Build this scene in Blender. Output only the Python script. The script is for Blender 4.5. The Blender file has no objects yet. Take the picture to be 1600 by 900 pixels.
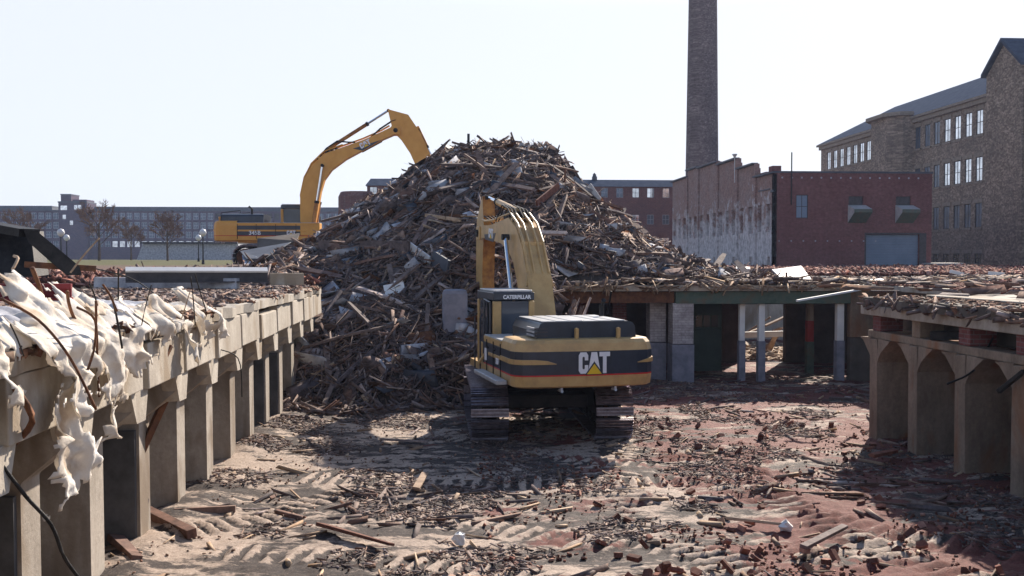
import bpy, math, random
import numpy as np
from mathutils import Vector, Matrix
R = math.radians
rnd = random.Random(7)
rng = np.random.default_rng(11)
sc = bpy.context.scene
COL = sc.collection

# ------------------------------------------------------------------ camera
cam_d = bpy.data.cameras.new('camera'); cam = bpy.data.objects.new('camera', cam_d); COL.objects.link(cam)
cam_d.lens = 35.0; cam_d.sensor_width = 36.0; cam_d.clip_start = 0.1; cam_d.clip_end = 3000
CAMZ = 3.8
cam.location = (0, 0, CAMZ); cam.rotation_euler = (R(90 - 1.66), 0, R(-3.68))
sc.camera = cam
FPX = 35.0 / 36.0 * 1600
RM = cam.rotation_euler.to_matrix()
def P(px, py, Y):
    """design helper: the world point at depth Y (metres ahead) that was measured at px,py in the photograph"""
    d = RM @ Vector(((px - 800) / FPX, -(py - 450) / FPX, -1.0))
    return Vector((0, 0, CAMZ)) + d * (Y / d.y)
def PX(px, py, X):
    d = RM @ Vector(((px - 800) / FPX, -(py - 450) / FPX, -1.0))
    return Vector((0, 0, CAMZ)) + d * (X / d.x)

# ------------------------------------------------------------------ world and sun
SUN_EL, SUN_AZ = 31.5, 28.0      # azimuth: degrees clockwise from +Y
w = bpy.data.worlds.new("World"); sc.world = w; w.use_nodes = True
nt = w.node_tree; bg = nt.nodes['Background']
sky = nt.nodes.new('ShaderNodeTexSky'); sky.sky_type = 'NISHITA'; sky.sun_disc = False
sky.sun_elevation = R(SUN_EL); sky.sun_rotation = R(SUN_AZ)
sky.altitude = 0; sky.air_density = 1.0; sky.dust_density = 1.0; sky.ozone_density = 2.5
# a pale milky band over the horizon, clearing to blue higher up
tcw = nt.nodes.new('ShaderNodeTexCoord'); spw = nt.nodes.new('ShaderNodeSeparateXYZ'); nt.links.new(tcw.outputs['Generated'], spw.inputs[0])
mr = nt.nodes.new('ShaderNodeMapRange'); mr.inputs['From Min'].default_value = .24; mr.inputs['From Max'].default_value = .38
mr.inputs['To Min'].default_value = .92; mr.inputs['To Max'].default_value = 0.0; nt.links.new(spw.outputs[2], mr.inputs['Value'])
mw = nt.nodes.new('ShaderNodeMix'); mw.data_type = 'RGBA'; nt.links.new(mr.outputs[0], mw.inputs[0]); nt.links.new(sky.outputs[0], mw.inputs[6]); mw.inputs[7].default_value = (4.95, 5.15, 5.6, 1)
nt.links.new(mw.outputs[2], bg.inputs[0]); bg.inputs[1].default_value = 0.095
sl = bpy.data.lights.new('sun', 'SUN'); sl.energy = 5.0; sl.angle = R(0.55); sl.color = (1.0, 0.89, 0.76)
sun = bpy.data.objects.new('sun', sl); COL.objects.link(sun)
sd = Vector((math.sin(R(SUN_AZ)) * math.cos(R(SUN_EL)), math.cos(R(SUN_AZ)) * math.cos(R(SUN_EL)), math.sin(R(SUN_EL))))
sun.rotation_euler = sd.to_track_quat('Z', 'Y').to_euler()
sc.view_settings.view_transform = 'Standard'; sc.view_settings.look = 'None'
sc.view_settings.exposure = 0.95; sc.view_settings.gamma = 1.0
sc.render.engine = 'CYCLES'
sc.cycles.volume_step_rate = 1.0; sc.cycles.max_bounces = 6; sc.cycles.diffuse_bounces = 3; sc.cycles.glossy_bounces = 2
sc.cycles.transmission_bounces = 3; sc.cycles.volume_bounces = 0
sc.cycles.use_denoising = True

# ------------------------------------------------------------------ material helpers
def nmat(name):
    m = bpy.data.materials.new(name); m.use_nodes = True
    return m, m.node_tree, m.node_tree.nodes['Principled BSDF']
def N(t, typ, **kw):
    n = t.nodes.new(typ)
    for k, v in kw.items():
        if hasattr(n, k): setattr(n, k, v)
    return n
def noise(t, vec, scale, detail=6, rough=0.6, dist=0.0):
    n = N(t, 'ShaderNodeTexNoise'); n.inputs['Scale'].default_value = scale
    n.inputs['Detail'].default_value = detail; n.inputs['Roughness'].default_value = rough
    n.inputs['Distortion'].default_value = dist
    if vec is not None: t.links.new(vec, n.inputs['Vector'])
    return n.outputs['Fac']
def ramp(t, fac, stops, interp='LINEAR'):
    r = N(t, 'ShaderNodeValToRGB'); r.color_ramp.interpolation = interp
    el = r.color_ramp.elements
    while len(el) < len(stops): el.new(0.5)
    for e, (p, c) in zip(el, stops):
        e.position = p; e.color = (c, c, c, 1) if not isinstance(c, tuple) else (*c, 1)
    t.links.new(fac, r.inputs[0]); return r.outputs[0]
def mix(t, fac, a, b, mode='MIX'):
    m = N(t, 'ShaderNodeMix'); m.data_type = 'RGBA'; m.blend_type = mode
    if isinstance(fac, float): m.inputs[0].default_value = fac
    else: t.links.new(fac, m.inputs[0])
    for s, v in ((6, a), (7, b)):
        if isinstance(v, tuple): m.inputs[s].default_value = (*v, 1)
        else: t.links.new(v, m.inputs[s])
    return m.outputs[2]
def mth(t, op, a, b=None, clamp=False):
    m = N(t, 'ShaderNodeMath'); m.operation = op; m.use_clamp = clamp
    for i, v in enumerate((a, b)):
        if v is None: continue
        if isinstance(v, (int, float)): m.inputs[i].default_value = v
        else: t.links.new(v, m.inputs[i])
    return m.outputs[0]
def bump(t, bs, h, strength=0.3, dist=0.02):
    b = N(t, 'ShaderNodeBump'); b.inputs['Strength'].default_value = strength; b.inputs['Distance'].default_value = dist
    t.links.new(h, b.inputs['Height']); t.links.new(b.outputs[0], bs.inputs['Normal'])
def opos(t): return N(t, 'ShaderNodeTexCoord').outputs['Object']
def gpos(t): return N(t, 'ShaderNodeNewGeometry').outputs['Position']
def smat(name, c1, c2, scale=3.0, rough=0.8, metal=0.0, bumps=0.3, spec=0.3, c3=None, isl=False, bscale=None):
    """two or three tones mixed by noise; isl = tone also differs from loose piece to loose piece"""
    m, t, bs = nmat(name); v = opos(t)
    f = noise(t, v, scale, 8, 0.65)
    st = [(0.33, c1), (0.62, c2)] if c3 is None else [(0.3, c1), (0.5, c2), (0.68, c3)]
    c = ramp(t, f, st)
    if isl:
        r = N(t, 'ShaderNodeNewGeometry').outputs['Random Per Island']
        oi = N(t, 'ShaderNodeObjectInfo').outputs['Random']
        f2 = mth(t, 'FRACT', mth(t, 'ADD', r, oi))
        c = mix(t, 1.0, c, ramp(t, f2, isl), 'MULTIPLY')
    t.links.new(c, bs.inputs['Base Color'])
    bs.inputs['Roughness'].default_value = rough; bs.inputs['Metallic'].default_value = metal
    bs.inputs['Specular IOR Level'].default_value = spec
    if bumps: bump(t, bs, noise(t, v, bscale or scale * 6, 5, 0.7), bumps)
    return m
M = {}

def concrete_pier(name, hi, lo, dark, band_h=1.25):
    m, t, bs = nmat(name); v = gpos(t)
    st = N(t, 'ShaderNodeMapping'); st.inputs['Scale'].default_value = (1.3, 1.3, .45); t.links.new(v, st.inputs[0])
    f = noise(t, st.outputs[0], 1.5, 8, .7)
    c = ramp(t, f, [(0.3, lo), (0.62, hi)])
    sp = noise(t, v, 14, 5, .7); c = mix(t, ramp(t, sp, [(0.3, .0), (0.75, .5)]), c, tuple(x * .75 for x in lo))
    # painted dado on some of the walls: a crisp dark line at a fixed height
    f2 = noise(t, st.outputs[0], .9, 3, .5, 1.0)
    c = mix(t, ramp(t, f2, [(0.52, .0), (0.66, .85)]), c, dark)
    t.links.new(c, bs.inputs['Base Color']); bs.inputs['Roughness'].default_value = .92
    bs.inputs['Specular IOR Level'].default_value = .2
    bump(t, bs, noise(t, v, 18, 6, .7), .4); return m
M['concrete'] = concrete_pier('pale weathered concrete', (.55, .50, .43), (.33, .285, .235), (.26, .20, .14))
M['pier'] = concrete_pier('stained pier concrete', (.46, .41, .355), (.25, .215, .18), (.19, .145, .105))
M['pier_dado'] = smat('dark painted dado', (.055, .055, .058), (.10, .10, .105), 2.5, .8)
M['pier_rust'] = concrete_pier('rust stained pier concrete', (.33, .26, .20), (.15, .11, .08), (.24, .105, .045))
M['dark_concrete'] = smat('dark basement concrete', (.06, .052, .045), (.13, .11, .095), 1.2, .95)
WOODR = [(0.0, (.32, .31, .36)), (.25, (.75, .66, .62)), (.45, (.48, .48, .56)), (.65, (.95, .80, .70)), (.82, (.62, .40, .32)), (.93, (.8, .8, .88)), (1.0, (1.9, 1.85, 1.85))]
M['timber'] = smat('weathered splintered timber', (.115, .092, .085), (.33, .27, .24), 5, .85, bumps=.4, isl=WOODR)
M['timber_pale'] = smat('pale dry timber', (.26, .19, .14), (.48, .38, .29), 5, .8, bumps=.3, isl=[(0, (.5, .42, .38)), (.5, (.85, .75, .66)), (1, (1.15, 1.1, 1.0))])
M['mound'] = smat('mixed crushed rubble', (.02, .017, .016), (.075, .06, .052), 3.5, .95, bumps=1.0)
M['brick_bit'] = smat('broken red brick', (.17, .05, .035), (.33, .12, .075), 8, .9, bumps=.4, isl=[(0, (.3, .33, .35)), (.45, (.6, .75, .8)), (.8, (.95, 1, 1)), (1, (1.6, 2.6, 3.0))])
M['chips'] = smat('crushed chips', (.10, .075, .06), (.28, .22, .18), 6, .9, isl=[(0, (.3, .28, .3)), (.35, (.8, .45, .35)), (.6, (.9, .8, .72)), (.85, (1.1, .6, .45)), (1, (2.0, 1.9, 1.75))])
M['red_chips'] = smat('reddish crushed chips', (.12, .07, .06), (.30, .20, .17), 6, .9, isl=[(0, (.3, .28, .3)), (.35, (.8, .5, .42)), (.6, (.9, .7, .62)), (.85, (1.1, .6, .5)), (1, (2.0, 1.8, 1.75))])
M['rust'] = smat('rusty steel', (.06, .03, .02), (.20, .085, .04), 6, .75, .3, .4)
M['dark_steel'] = smat('dark grimy steel', (.010, .010, .011), (.032, .030, .030), 5, .6, .4, .3)
M['track_steel'] = smat('worn track steel', (.08, .065, .075), (.20, .165, .175), 9, .42, .75, .3, .5)
M['grouser_steel'] = smat('worn highlighted grouser steel', (.16, .14, .16), (.34, .31, .36), 9, .35, .8, .2, .5)  # tip wear plus the grousers' highlights, put into a brighter steel
M['cat_yellow'] = smat('machine yellow paint', (.36, .23, .10), (.50, .31, .12), 2.6, .42, 0, .08, .5, c3=(.58, .38, .16))
M['cat_orange'] = smat('darker machine yellow paint', (.62, .28, .04), (.70, .34, .06), 2.2, .45, 0, .05, .5)
M['cat_dirty'] = smat('rust smeared yellow paint', (.15, .045, .015), (.48, .22, .05), 2.8, .65, 0, .2, .4)
M['black_paint'] = smat('black machine paint', (.018, .023, .035), (.03, .04, .06), 3, .33, 0, .05, .5)
M['white_decal'] = smat('white decal', (.72, .72, .76), (.8, .8, .82), 5, .5, 0, 0)
M['red_decal'] = smat('red decal', (.50, .02, .02), (.58, .03, .03), 5, .5, 0, 0)
M['tri_yellow'] = smat('bright yellow decal', (.75, .46, .02), (.78, .5, .03), 5, .5, 0, 0)
M['chrome'] = smat('polished rod', (.6, .62, .66), (.7, .72, .75), 4, .12, 1.0, 0)
M['grey_paint'] = smat('pale grey dusty paint', (.35, .35, .36), (.5, .5, .5), 4, .35, 0, .1, .6)
M['slate_roof'] = smat('matt blue slate roof', (.05, .062, .09), (.08, .095, .13), 1.5, 1.0, 0, .2, .0)
M['slate'] = smat('blue grey slate', (.045, .055, .075), (.085, .095, .12), 1.5, .6, 0, .2)
M['white_cloth'] = smat('torn white insulation sheet', (.46, .33, .21), (.76, .70, .62), 2.4, .9, 0, .6, .2, c3=(.86, .84, .81), bscale=22)
def let_through(m, k, col):
    t = m.node_tree; bs = t.nodes['Principled BSDF']; tr = t.nodes.new('ShaderNodeBsdfTranslucent'); tr.inputs[0].default_value = (*col, 1)
    mx = t.nodes.new('ShaderNodeMixShader'); mx.inputs[0].default_value = k
    t.links.new(bs.outputs[0], mx.inputs[1]); t.links.new(tr.outputs[0], mx.inputs[2]); t.links.new(mx.outputs[0], t.nodes['Material Output'].inputs[0])
let_through(M['white_cloth'], .3, (.9, .84, .76))
M['grey_cloth'] = smat('grey crumpled sheeting', (.20, .21, .25), (.50, .51, .55), 3, .8, 0, .4, .3)
M['white_sheet'] = smat('white panel', (.66, .65, .64), (.78, .77, .75), 2, .6, 0, .1)
M['maroon'] = smat('maroon primer steel', (.11, .012, .018), (.19, .025, .03), 4, .6, .1, .2)
M['green_beam'] = smat('dull green painted beam', (.045, .075, .06), (.085, .12, .095), 3, .7, 0, .2, c3=(.12, .10, .07))
M['red_paint'] = smat('red painted post', (.28, .03, .03), (.36, .05, .045), 4, .7)
M['dark_green'] = smat('dark green door paint', (.018, .034, .026), (.035, .055, .042), 2, .6)
M['blue_door'] = smat('blue grey shutter', (.14, .20, .28), (.18, .24, .33), 1.2, .55, 0, 0)
M['bark'] = smat('bare tree bark', (.05, .035, .028), (.11, .075, .055), 6, .9)
M['twig'] = smat('bare twig', (.10, .055, .035), (.18, .10, .06), 3, .9)
M['lamp_globe'] = smat('white lamp globe', (.6, .6, .62), (.66, .66, .68), 3, .3, 0, 0)
M['frame_dark'] = smat('dark window frame', (.03, .03, .035), (.07, .065, .07), 4, .6, 0, 0)
M['frame_pale'] = smat('pale window frame', (.28, .29, .33), (.4, .42, .46), 4, .6, 0, 0)
def glass(name, tint, spec_ior, rough=.06, metal=0.0):
    m, t, bs = nmat(name)
    f = noise(t, gpos(t), .9, 3, .5)
    t.links.new(ramp(t, f, [(0.35, tuple(x * .5 for x in tint)), (0.65, tint)]), bs.inputs['Base Color'])
    bs.inputs['Roughness'].default_value = rough; bs.inputs['IOR'].default_value = spec_ior
    bs.inputs['Metallic'].default_value = metal; return m
M['glass_bright'] = glass('sky reflecting old pane', (.80, .84, .9), 1.5, .10, 1.0)  # metal mirror put in for glass, so windows show bright sky
M['glass_dull'] = glass('haze tinted dull pane', (.11, .15, .22), 1.6, .25, .35)  # bluish tone of the distant haze put into the pane colour
M['glass_dark'] = glass('dark pane', (.02, .025, .035), 1.5, .15)
M['cab_glass'] = glass('tinted cab glass', (.07, .085, .11), 1.5, .1)

def brick_mat(name, c1, c2, mortar, sx=1.0, plaster=None, plaster_top=None, blotch=(.03, .03, .03), rub=False):
    m, t, bs = nmat(name); v = gpos(t)
    sep = N(t, 'ShaderNodeSeparateXYZ'); t.links.new(v, sep.inputs[0])
    cb = N(t, 'ShaderNodeCombineXYZ'); t.links.new(mth(t, 'ADD', sep.outputs[0], sep.outputs[1]), cb.inputs[0]); t.links.new(sep.outputs[2], cb.inputs[1])
    if rub:
        vo = N(t, 'ShaderNodeTexVoronoi'); vo.inputs['Scale'].default_value = 1.7 / sx
        mp = N(t, 'ShaderNodeMapping'); mp.inputs['Scale'].default_value = (1, 1.7, 1); t.links.new(cb.outputs[0], mp.inputs[0]); t.links.new(mp.outputs[0], vo.inputs['Vector'])
        sh = N(t, 'ShaderNodeSeparateColor'); t.links.new(vo.outputs['Color'], sh.inputs[0])
        c = ramp(t, sh.outputs[0], [(0, c1), (.55, c2), (1, tuple(min(1, x * 1.6) for x in c2))]); hgt = vo.outputs['Distance']
    else:
        b = N(t, 'ShaderNodeTexBrick'); b.inputs['Scale'].default_value = 1.0
        b.inputs['Brick Width'].default_value = .23 * sx; b.inputs['Row Height'].default_value = .08 * sx; b.inputs['Mortar Size'].default_value = .010 * sx
        b.inputs['Color1'].default_value = (*c1, 1); b.inputs['Color2'].default_value = (*c2, 1); b.inputs['Mortar'].default_value = (*mortar, 1)
        t.links.new(cb.outputs[0], b.inputs['Vector']); c = b.outputs['Color']; hgt = b.outputs['Fac']
    f = noise(t, v, .45, 8, .7)
    c = mix(t, ramp(t, f, [(0.35, .0), (0.7, .6)]), c, blotch)
    f9 = noise(t, v, 4.0, 5, .8)
    c = mix(t, 1.0, c, ramp(t, f9, [(0.3, .62), (0.7, 1.35)]), 'MULTIPLY')
    if plaster:
        st = N(t, 'ShaderNodeMapping'); st.inputs['Scale'].default_value = (.9, .9, .7); t.links.new(v, st.inputs[0])
        f3 = noise(t, st.outputs[0], 1.2, 9, .75)
        z = mth(t, 'MULTIPLY', mth(t, 'SUBTRACT', plaster_top, sep.outputs[2]), .055)
        fac = ramp(t, mth(t, 'ADD', f3, z), [(0.50, .0), (0.60, .9)])
        f4 = noise(t, v, 2.5, 6, .7)
        c = mix(t, fac, c, ramp(t, f4, [(.35, tuple(x * .45 for x in plaster)), (.6, plaster)]))
    t.links.new(c, bs.inputs['Base Color']); bs.inputs['Roughness'].default_value = .92; bs.inputs['Specular IOR Level'].default_value = .15
    bump(t, bs, hgt, .4, .02); return m
M['brick'] = brick_mat('dark red brick', (.155, .052, .052), (.22, .082, .078), (.19, .14, .135), 1.0, blotch=(.10, .035, .035))
M['brick_ruin'] = brick_mat('exposed red brick with old whitewash', (.22, .11, .095), (.31, .17, .145), (.3, .24, .21), 1.0, plaster=(.66, .64, .66), plaster_top=8.4, blotch=(.32, .27, .26))
M['brick_far'] = brick_mat('far red brick', (.17, .06, .055), (.22, .085, .07), (.2, .15, .14), 2.0, blotch=(.09, .045, .05))
M['brick_mill'] = brick_mat('haze tinted purple mill brick', (.085, .055, .085), (.12, .075, .105), (.12, .10, .12), 3.0, blotch=(.06, .05, .09))  # bluish haze over the far mill is put into the brick colour
M['stone'] = brick_mat('brown rubble stone', (.19, .14, .105), (.28, .22, .17), (.2, .2, .2), .42, blotch=(.10, .08, .07), rub=True)
M['chimney_brick'] = brick_mat('sooty chimney brick', (.12, .09, .09), (.19, .15, .145), (.2, .2, .2), .3, blotch=(.08, .06, .06), rub=True)
M['white_brick'] = brick_mat('whitewashed brick', (.45, .43, .44), (.60, .58, .58), (.36, .34, .35), 1.0, blotch=(.26, .2, .19))
M['grey_render'] = smat('grey painted dado brick', (.16, .165, .20), (.27, .27, .32), 3, .9)
M['stone_trim'] = smat('pale stone trim', (.2, .165, .13), (.3, .25, .2), 3, .9)

def ground_mat():
    m, t, bs = nmat('pit floor of dust, brick powder and wood waste'); v = gpos(t)
    sep = N(t, 'ShaderNodeSeparateXYZ'); t.links.new(v, sep.inputs[0])
    mp = N(t, 'ShaderNodeMapping'); mp.inputs['Scale'].default_value = (.55, 1.3, 1); t.links.new(v, mp.inputs[0])
    f1 = noise(t, mp.outputs[0], .55, 9, .68, .6)
    f2 = noise(t, mp.outputs[0], 2.8, 9, .75, .4)
    fine = noise(t, v, 22, 6, .8)
    dust = ramp(t, fine, [(.3, (.26, .19, .15)), (.55, (.46, .36, .29)), (.75, (.66, .54, .46))])
    waste = ramp(t, fine, [(.35, (.022, .017, .017)), (.55, (.065, .048, .042)), (.74, (.20, .15, .12))])
    redd = ramp(t, fine, [(.3, (.075, .014, .012)), (.7, (.22, .055, .04))])
    at = N(t, 'ShaderNodeAttribute'); at.attribute_name = 'ridge'
    k = mth(t, 'ADD', mth(t, 'MULTIPLY', f1, .7), mth(t, 'MULTIPLY', f2, .6))
    k = mth(t, 'ADD', k, mth(t, 'MULTIPLY', at.outputs['Fac'], .17))  # track bars paler, troughs darker: rut relief put into the colour
    c = mix(t, ramp(t, k, [(.635, 0.), (.69, 1.)]), waste, dust)
    f3 = noise(t, mp.outputs[0], .8, 7, .7, .5)
    xr = mth(t, 'MULTIPLY', mth(t, 'SUBTRACT', sep.outputs[0], 1.5), .03)
    xr = mth(t, 'MINIMUM', xr, .10); xr = mth(t, 'MAXIMUM', xr, -.12)
    c = mix(t, ramp(t, mth(t, 'ADD', f3, xr), [(.55, 0.), (.60, .92)]), c, redd)
    t.links.new(c, bs.inputs['Base Color']); bs.inputs['Roughness'].default_value = .82
    bs.inputs['Specular IOR Level'].default_value = .35
    hb = mth(t, 'ADD', mth(t, 'MULTIPLY', fine, .6), noise(t, v, 70, 4, .7))
    bump(t, bs, hb, .8, .03); return m
M['pit'] = ground_mat()
def earth_mat():
    m, t, bs = nmat('street level earth with rubble and turf'); v = gpos(t)
    sep = N(t, 'ShaderNodeSeparateXYZ'); t.links.new(v, sep.inputs[0])
    f = noise(t, v, .35, 8, .7); ff = noise(t, v, 7, 6, .8)
    c = ramp(t, ff, [(.3, (.06, .04, .034)), (.55, (.15, .10, .08)), (.75, (.3, .2, .16))])
    g = ramp(t, ff, [(.3, (.07, .07, .03)), (.7, (.13, .125, .06))])
    yy = mth(t, 'MULTIPLY', mth(t, 'SUBTRACT', sep.outputs[1], 75), .08, True)
    xx = mth(t, 'MULTIPLY', mth(t, 'SUBTRACT', 5.0, sep.outputs[0]), .1, True)
    c = mix(t, mth(t, 'MULTIPLY', yy, xx), c, g)
    t.links.new(c, bs.inputs['Base Color']); bs.inputs['Roughness'].default_value = .95
    bs.inputs['Specular IOR Level'].default_value = .1
    bump(t, bs, ff, .6, .05); return m
M['earth'] = earth_mat()

# ------------------------------------------------------------------ mesh helpers
class MB:
    def __init__(s): s.v = []; s.f = []; s.m = []; s.mats = []
    def mi(s, mat):
        if mat not in s.mats: s.mats.append(mat)
        return s.mats.index(mat)
    def add(s, vs, fs, mat):
        o = len(s.v); s.v += [tuple(v) for v in vs]; i = s.mi(mat)
        for f in fs: s.f.append(tuple(o + k for k in f)); s.m.append(i)
    def box(s, a, b, mat, T=None):
        x0, y0, z0 = a; x1, y1, z1 = b
        vs = [Vector(p) for p in ((x0, y0, z0), (x1, y0, z0), (x1, y1, z0), (x0, y1, z0), (x0, y0, z1), (x1, y0, z1), (x1, y1, z1), (x0, y1, z1))]
        if T is not None: vs = [T @ p for p in vs]
        s.add(vs, [(0, 3, 2, 1), (4, 5, 6, 7), (0, 1, 5, 4), (1, 2, 6, 5), (2, 3, 7, 6), (3, 0, 4, 7)], mat)
    def bar(s, p, q, wx, wz, mat, roll=0.0, taper=1.0):
        p, q = Vector(p), Vector(q); d = (q - p).normalized()
        up = Vector((0, 0, 1)) if abs(d.z) < .95 else Vector((1, 0, 0))
        sx = d.cross(up).normalized(); su = sx.cross(d)
        if roll: Rr = Matrix.Rotation(roll, 3, d); sx = Rr @ sx; su = Rr @ su
        vs = []
        for c, k in ((p, 1.0), (q, taper)):
            for a, b in ((-1, -1), (1, -1), (1, 1), (-1, 1)): vs.append(c + sx * a * wx * k / 2 + su * b * wz * k / 2)
        s.add(vs, [(0, 3, 2, 1), (4, 5, 6, 7), (0, 1, 5, 4), (1, 2, 6, 5), (2, 3, 7, 6), (3, 0, 4, 7)], mat)
    def tube(s, pts, r, mat, n=8, cap=True):
        pts = [Vector(p) for p in pts]; rr = r if isinstance(r, (list, tuple)) else [r] * len(pts); rings = []
        vs = []
        for i, p in enumerate(pts):
            d = (pts[min(i + 1, len(pts) - 1)] - pts[max(i - 1, 0)]).normalized()
            up = Vector((0, 0, 1)) if abs(d.z) < .9 else Vector((1, 0, 0))
            a = d.cross(up).normalized(); b = a.cross(d)
            for k in range(n):
                t = 2 * math.pi * k / n; vs.append(p + (a * math.cos(t) + b * math.sin(t)) * rr[i])
        fs = []
        for i in range(len(pts) - 1):
            for k in range(n): fs.append((i * n + k, i * n + (k + 1) % n, (i + 1) * n + (k + 1) % n, (i + 1) * n + k))
        if cap: fs.append(tuple(range(n))[::-1]); fs.append(tuple((len(pts) - 1) * n + k for k in range(n)))
        s.add(vs, fs, mat)
    def prism(s, poly, T, depth, mat, mat_side=None):
        """poly 2D (u,v); T(u,v,w)->Vector; extruded from w=0 to w=depth"""
        n = len(poly)
        vs = [T(u, v, 0) for u, v in poly] + [T(u, v, depth) for u, v in poly]
        s.add(vs, [tuple(range(n)), tuple(range(2 * n - 1, n - 1, -1))], mat)
        s.add(vs, [(i, i + n, (i + 1) % n + n, (i + 1) % n) for i in range(n)], mat_side or mat)
    def lathe(s, prof, c, mat, n=24):
        vs = []; c = Vector(c)
        for r, z in prof:
            for k in range(n): t = 2 * math.pi * k / n; vs.append(c + Vector((r * math.cos(t), r * math.sin(t), z)))
        fs = [(i * n + k, i * n + (k + 1) % n, (i + 1) * n + (k + 1) % n, (i + 1) * n + k) for i in range(len(prof) - 1) for k in range(n)]
        fs.append(tuple(range(n))[::-1]); fs.append(tuple((len(prof) - 1) * n + k for k in range(n)))
        s.add(vs, fs, mat)
    def build(s, name, parent=None, bevel=0.0, smooth=False):
        me = bpy.data.meshes.new(name); me.from_pydata(s.v, [], s.f)
        for m in s.mats: me.materials.append(m if not isinstance(m, str) else M[m])
        me.polygons.foreach_set('material_index', s.m)
        if smooth: me.polygons.foreach_set('use_smooth', [True] * len(s.f))
        me.update()
        import bmesh
        if len(s.f) < 60000:
            bm = bmesh.new(); bm.from_mesh(me); bmesh.ops.recalc_face_normals(bm, faces=bm.faces); bm.to_mesh(me); bm.free()
        o = bpy.data.objects.new(name, me); COL.objects.link(o)
        if parent is not None: o.parent = parent
        if bevel:
            b = o.modifiers.new('edge', 'BEVEL'); b.width = bevel; b.segments = 2; b.limit_method = 'ANGLE'; b.angle_limit = R(35)
        return o
def tag(o, label=None, cat=None, group=None, kind=None):
    if label: o['label'] = label
    if cat: o['category'] = cat
    if group: o['group'] = group
    if kind: o['kind'] = kind
    return o
def empty(name, loc=(0, 0, 0), rz=0.0, label=None, cat=None, group=None):
    o = bpy.data.objects.new(name, None); COL.objects.link(o); o.location = loc; o.rotation_euler = (0, 0, rz)
    o.empty_display_size = .2
    return tag(o, label, cat, group)
def mesh_obj(name, v, f, mat, parent=None, smooth=False):
    me = bpy.data.meshes.new(name)
    me.vertices.add(len(v)); me.vertices.foreach_set('co', np.asarray(v, dtype=np.float32).ravel())
    f = np.asarray(f, dtype=np.int32)
    me.loops.add(f.size); me.loops.foreach_set('vertex_index', f.ravel())
    me.polygons.add(len(f)); me.polygons.foreach_set('loop_start', np.arange(0, f.size, f.shape[1], dtype=np.int32))
    if smooth: me.polygons.foreach_set('use_smooth', np.ones(len(f), bool))
    me.materials.append(M[mat]); me.update(calc_edges=True); me.validate()
    o = bpy.data.objects.new(name, me); COL.objects.link(o)
    if parent is not None: o.parent = parent
    return o
BF = np.array([(0, 3, 2, 1), (4, 5, 6, 7), (0, 1, 5, 4), (1, 2, 6, 5), (2, 3, 7, 6), (3, 0, 4, 7)])
BS = np.array([(-1, -1, -1), (1, -1, -1), (1, 1, -1), (-1, 1, -1), (-1, -1, 1), (1, -1, 1), (1, 1, 1), (-1, 1, 1)], float)
def box_cloud(name, C, D, H, mat, jit=.0, parent=None):
    """many rough boards or chips: centres C, long axes D, half sizes H"""
    n = len(C); D = D / np.linalg.norm(D, axis=1)[:, None]
    r = rng.normal(size=(n, 3)); B = np.cross(D, r); B /= np.linalg.norm(B, axis=1)[:, None]; A = np.cross(B, D)
    loc = BS[None] * H[:, None, :]
    loc = loc * (1 + jit * rng.uniform(-1, 1, size=loc.shape))
    v = C[:, None, :] + loc[..., :1] * D[:, None] + loc[..., 1:2] * B[:, None] + loc[..., 2:] * A[:, None]
    f = (np.arange(n) * 8)[:, None, None] + BF[None]
    return mesh_obj(name, v.reshape(-1, 3), f.reshape(-1, 4), mat, parent)
def vnoise(x, y, seed=0, octs=4, scale=1.0):
    """value noise on numpy arrays"""
    out = 0; amp = 1.0; tot = 0
    for o in range(octs):
        g = np.random.default_rng(seed * 31 + o).uniform(-1, 1, (64, 64))
        xs = x * scale; ys = y * scale; xi = np.floor(xs).astype(int); yi = np.floor(ys).astype(int)
        fx = xs - xi; fy = ys - yi; fx = fx * fx * (3 - 2 * fx); fy = fy * fy * (3 - 2 * fy)
        a = g[xi % 64, yi % 64]; b = g[(xi + 1) % 64, yi % 64]; c = g[xi % 64, (yi + 1) % 64]; d = g[(xi + 1) % 64, (yi + 1) % 64]
        out = out + amp * ((a * (1 - fx) + b * fx) * (1 - fy) + (c * (1 - fx) + d * fx) * fy); tot += amp; amp *= .5; scale *= 2.03
    return out / tot
def lnoise(x, y, seed, scale):
    g = np.random.default_rng(seed * 17 + 5).uniform(-1, 1, (64, 64)); xs = x * scale + y * scale * .37; ys = y * scale - x * scale * .31
    xi = np.floor(xs).astype(int); yi = np.floor(ys).astype(int); fx = xs - xi; fy = ys - yi
    a = g[xi % 64, yi % 64]; b = g[(xi + 1) % 64, yi % 64]; c = g[xi % 64, (yi + 1) % 64]; d = g[(xi + 1) % 64, (yi + 1) % 64]
    return np.where(fx + fy < 1, a + (b - a) * fx + (c - a) * fy, d + (c - d) * (1 - fx) + (b - d) * (1 - fy))
def copy_obj(src, loc, rot, scale=(1, 1, 1), label=None, name=None, group=None):
    o = src.copy(); COL.objects.link(o); o.location = loc; o.rotation_euler = rot; o.scale = scale
    if label: o['label'] = label
    if group: o['group'] = group
    return o
def copy_tree(o, parent=None):
    c = o.copy(); COL.objects.link(c); c.parent = parent
    for ch in list(o.children): copy_tree(ch, c)
    return c

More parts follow.
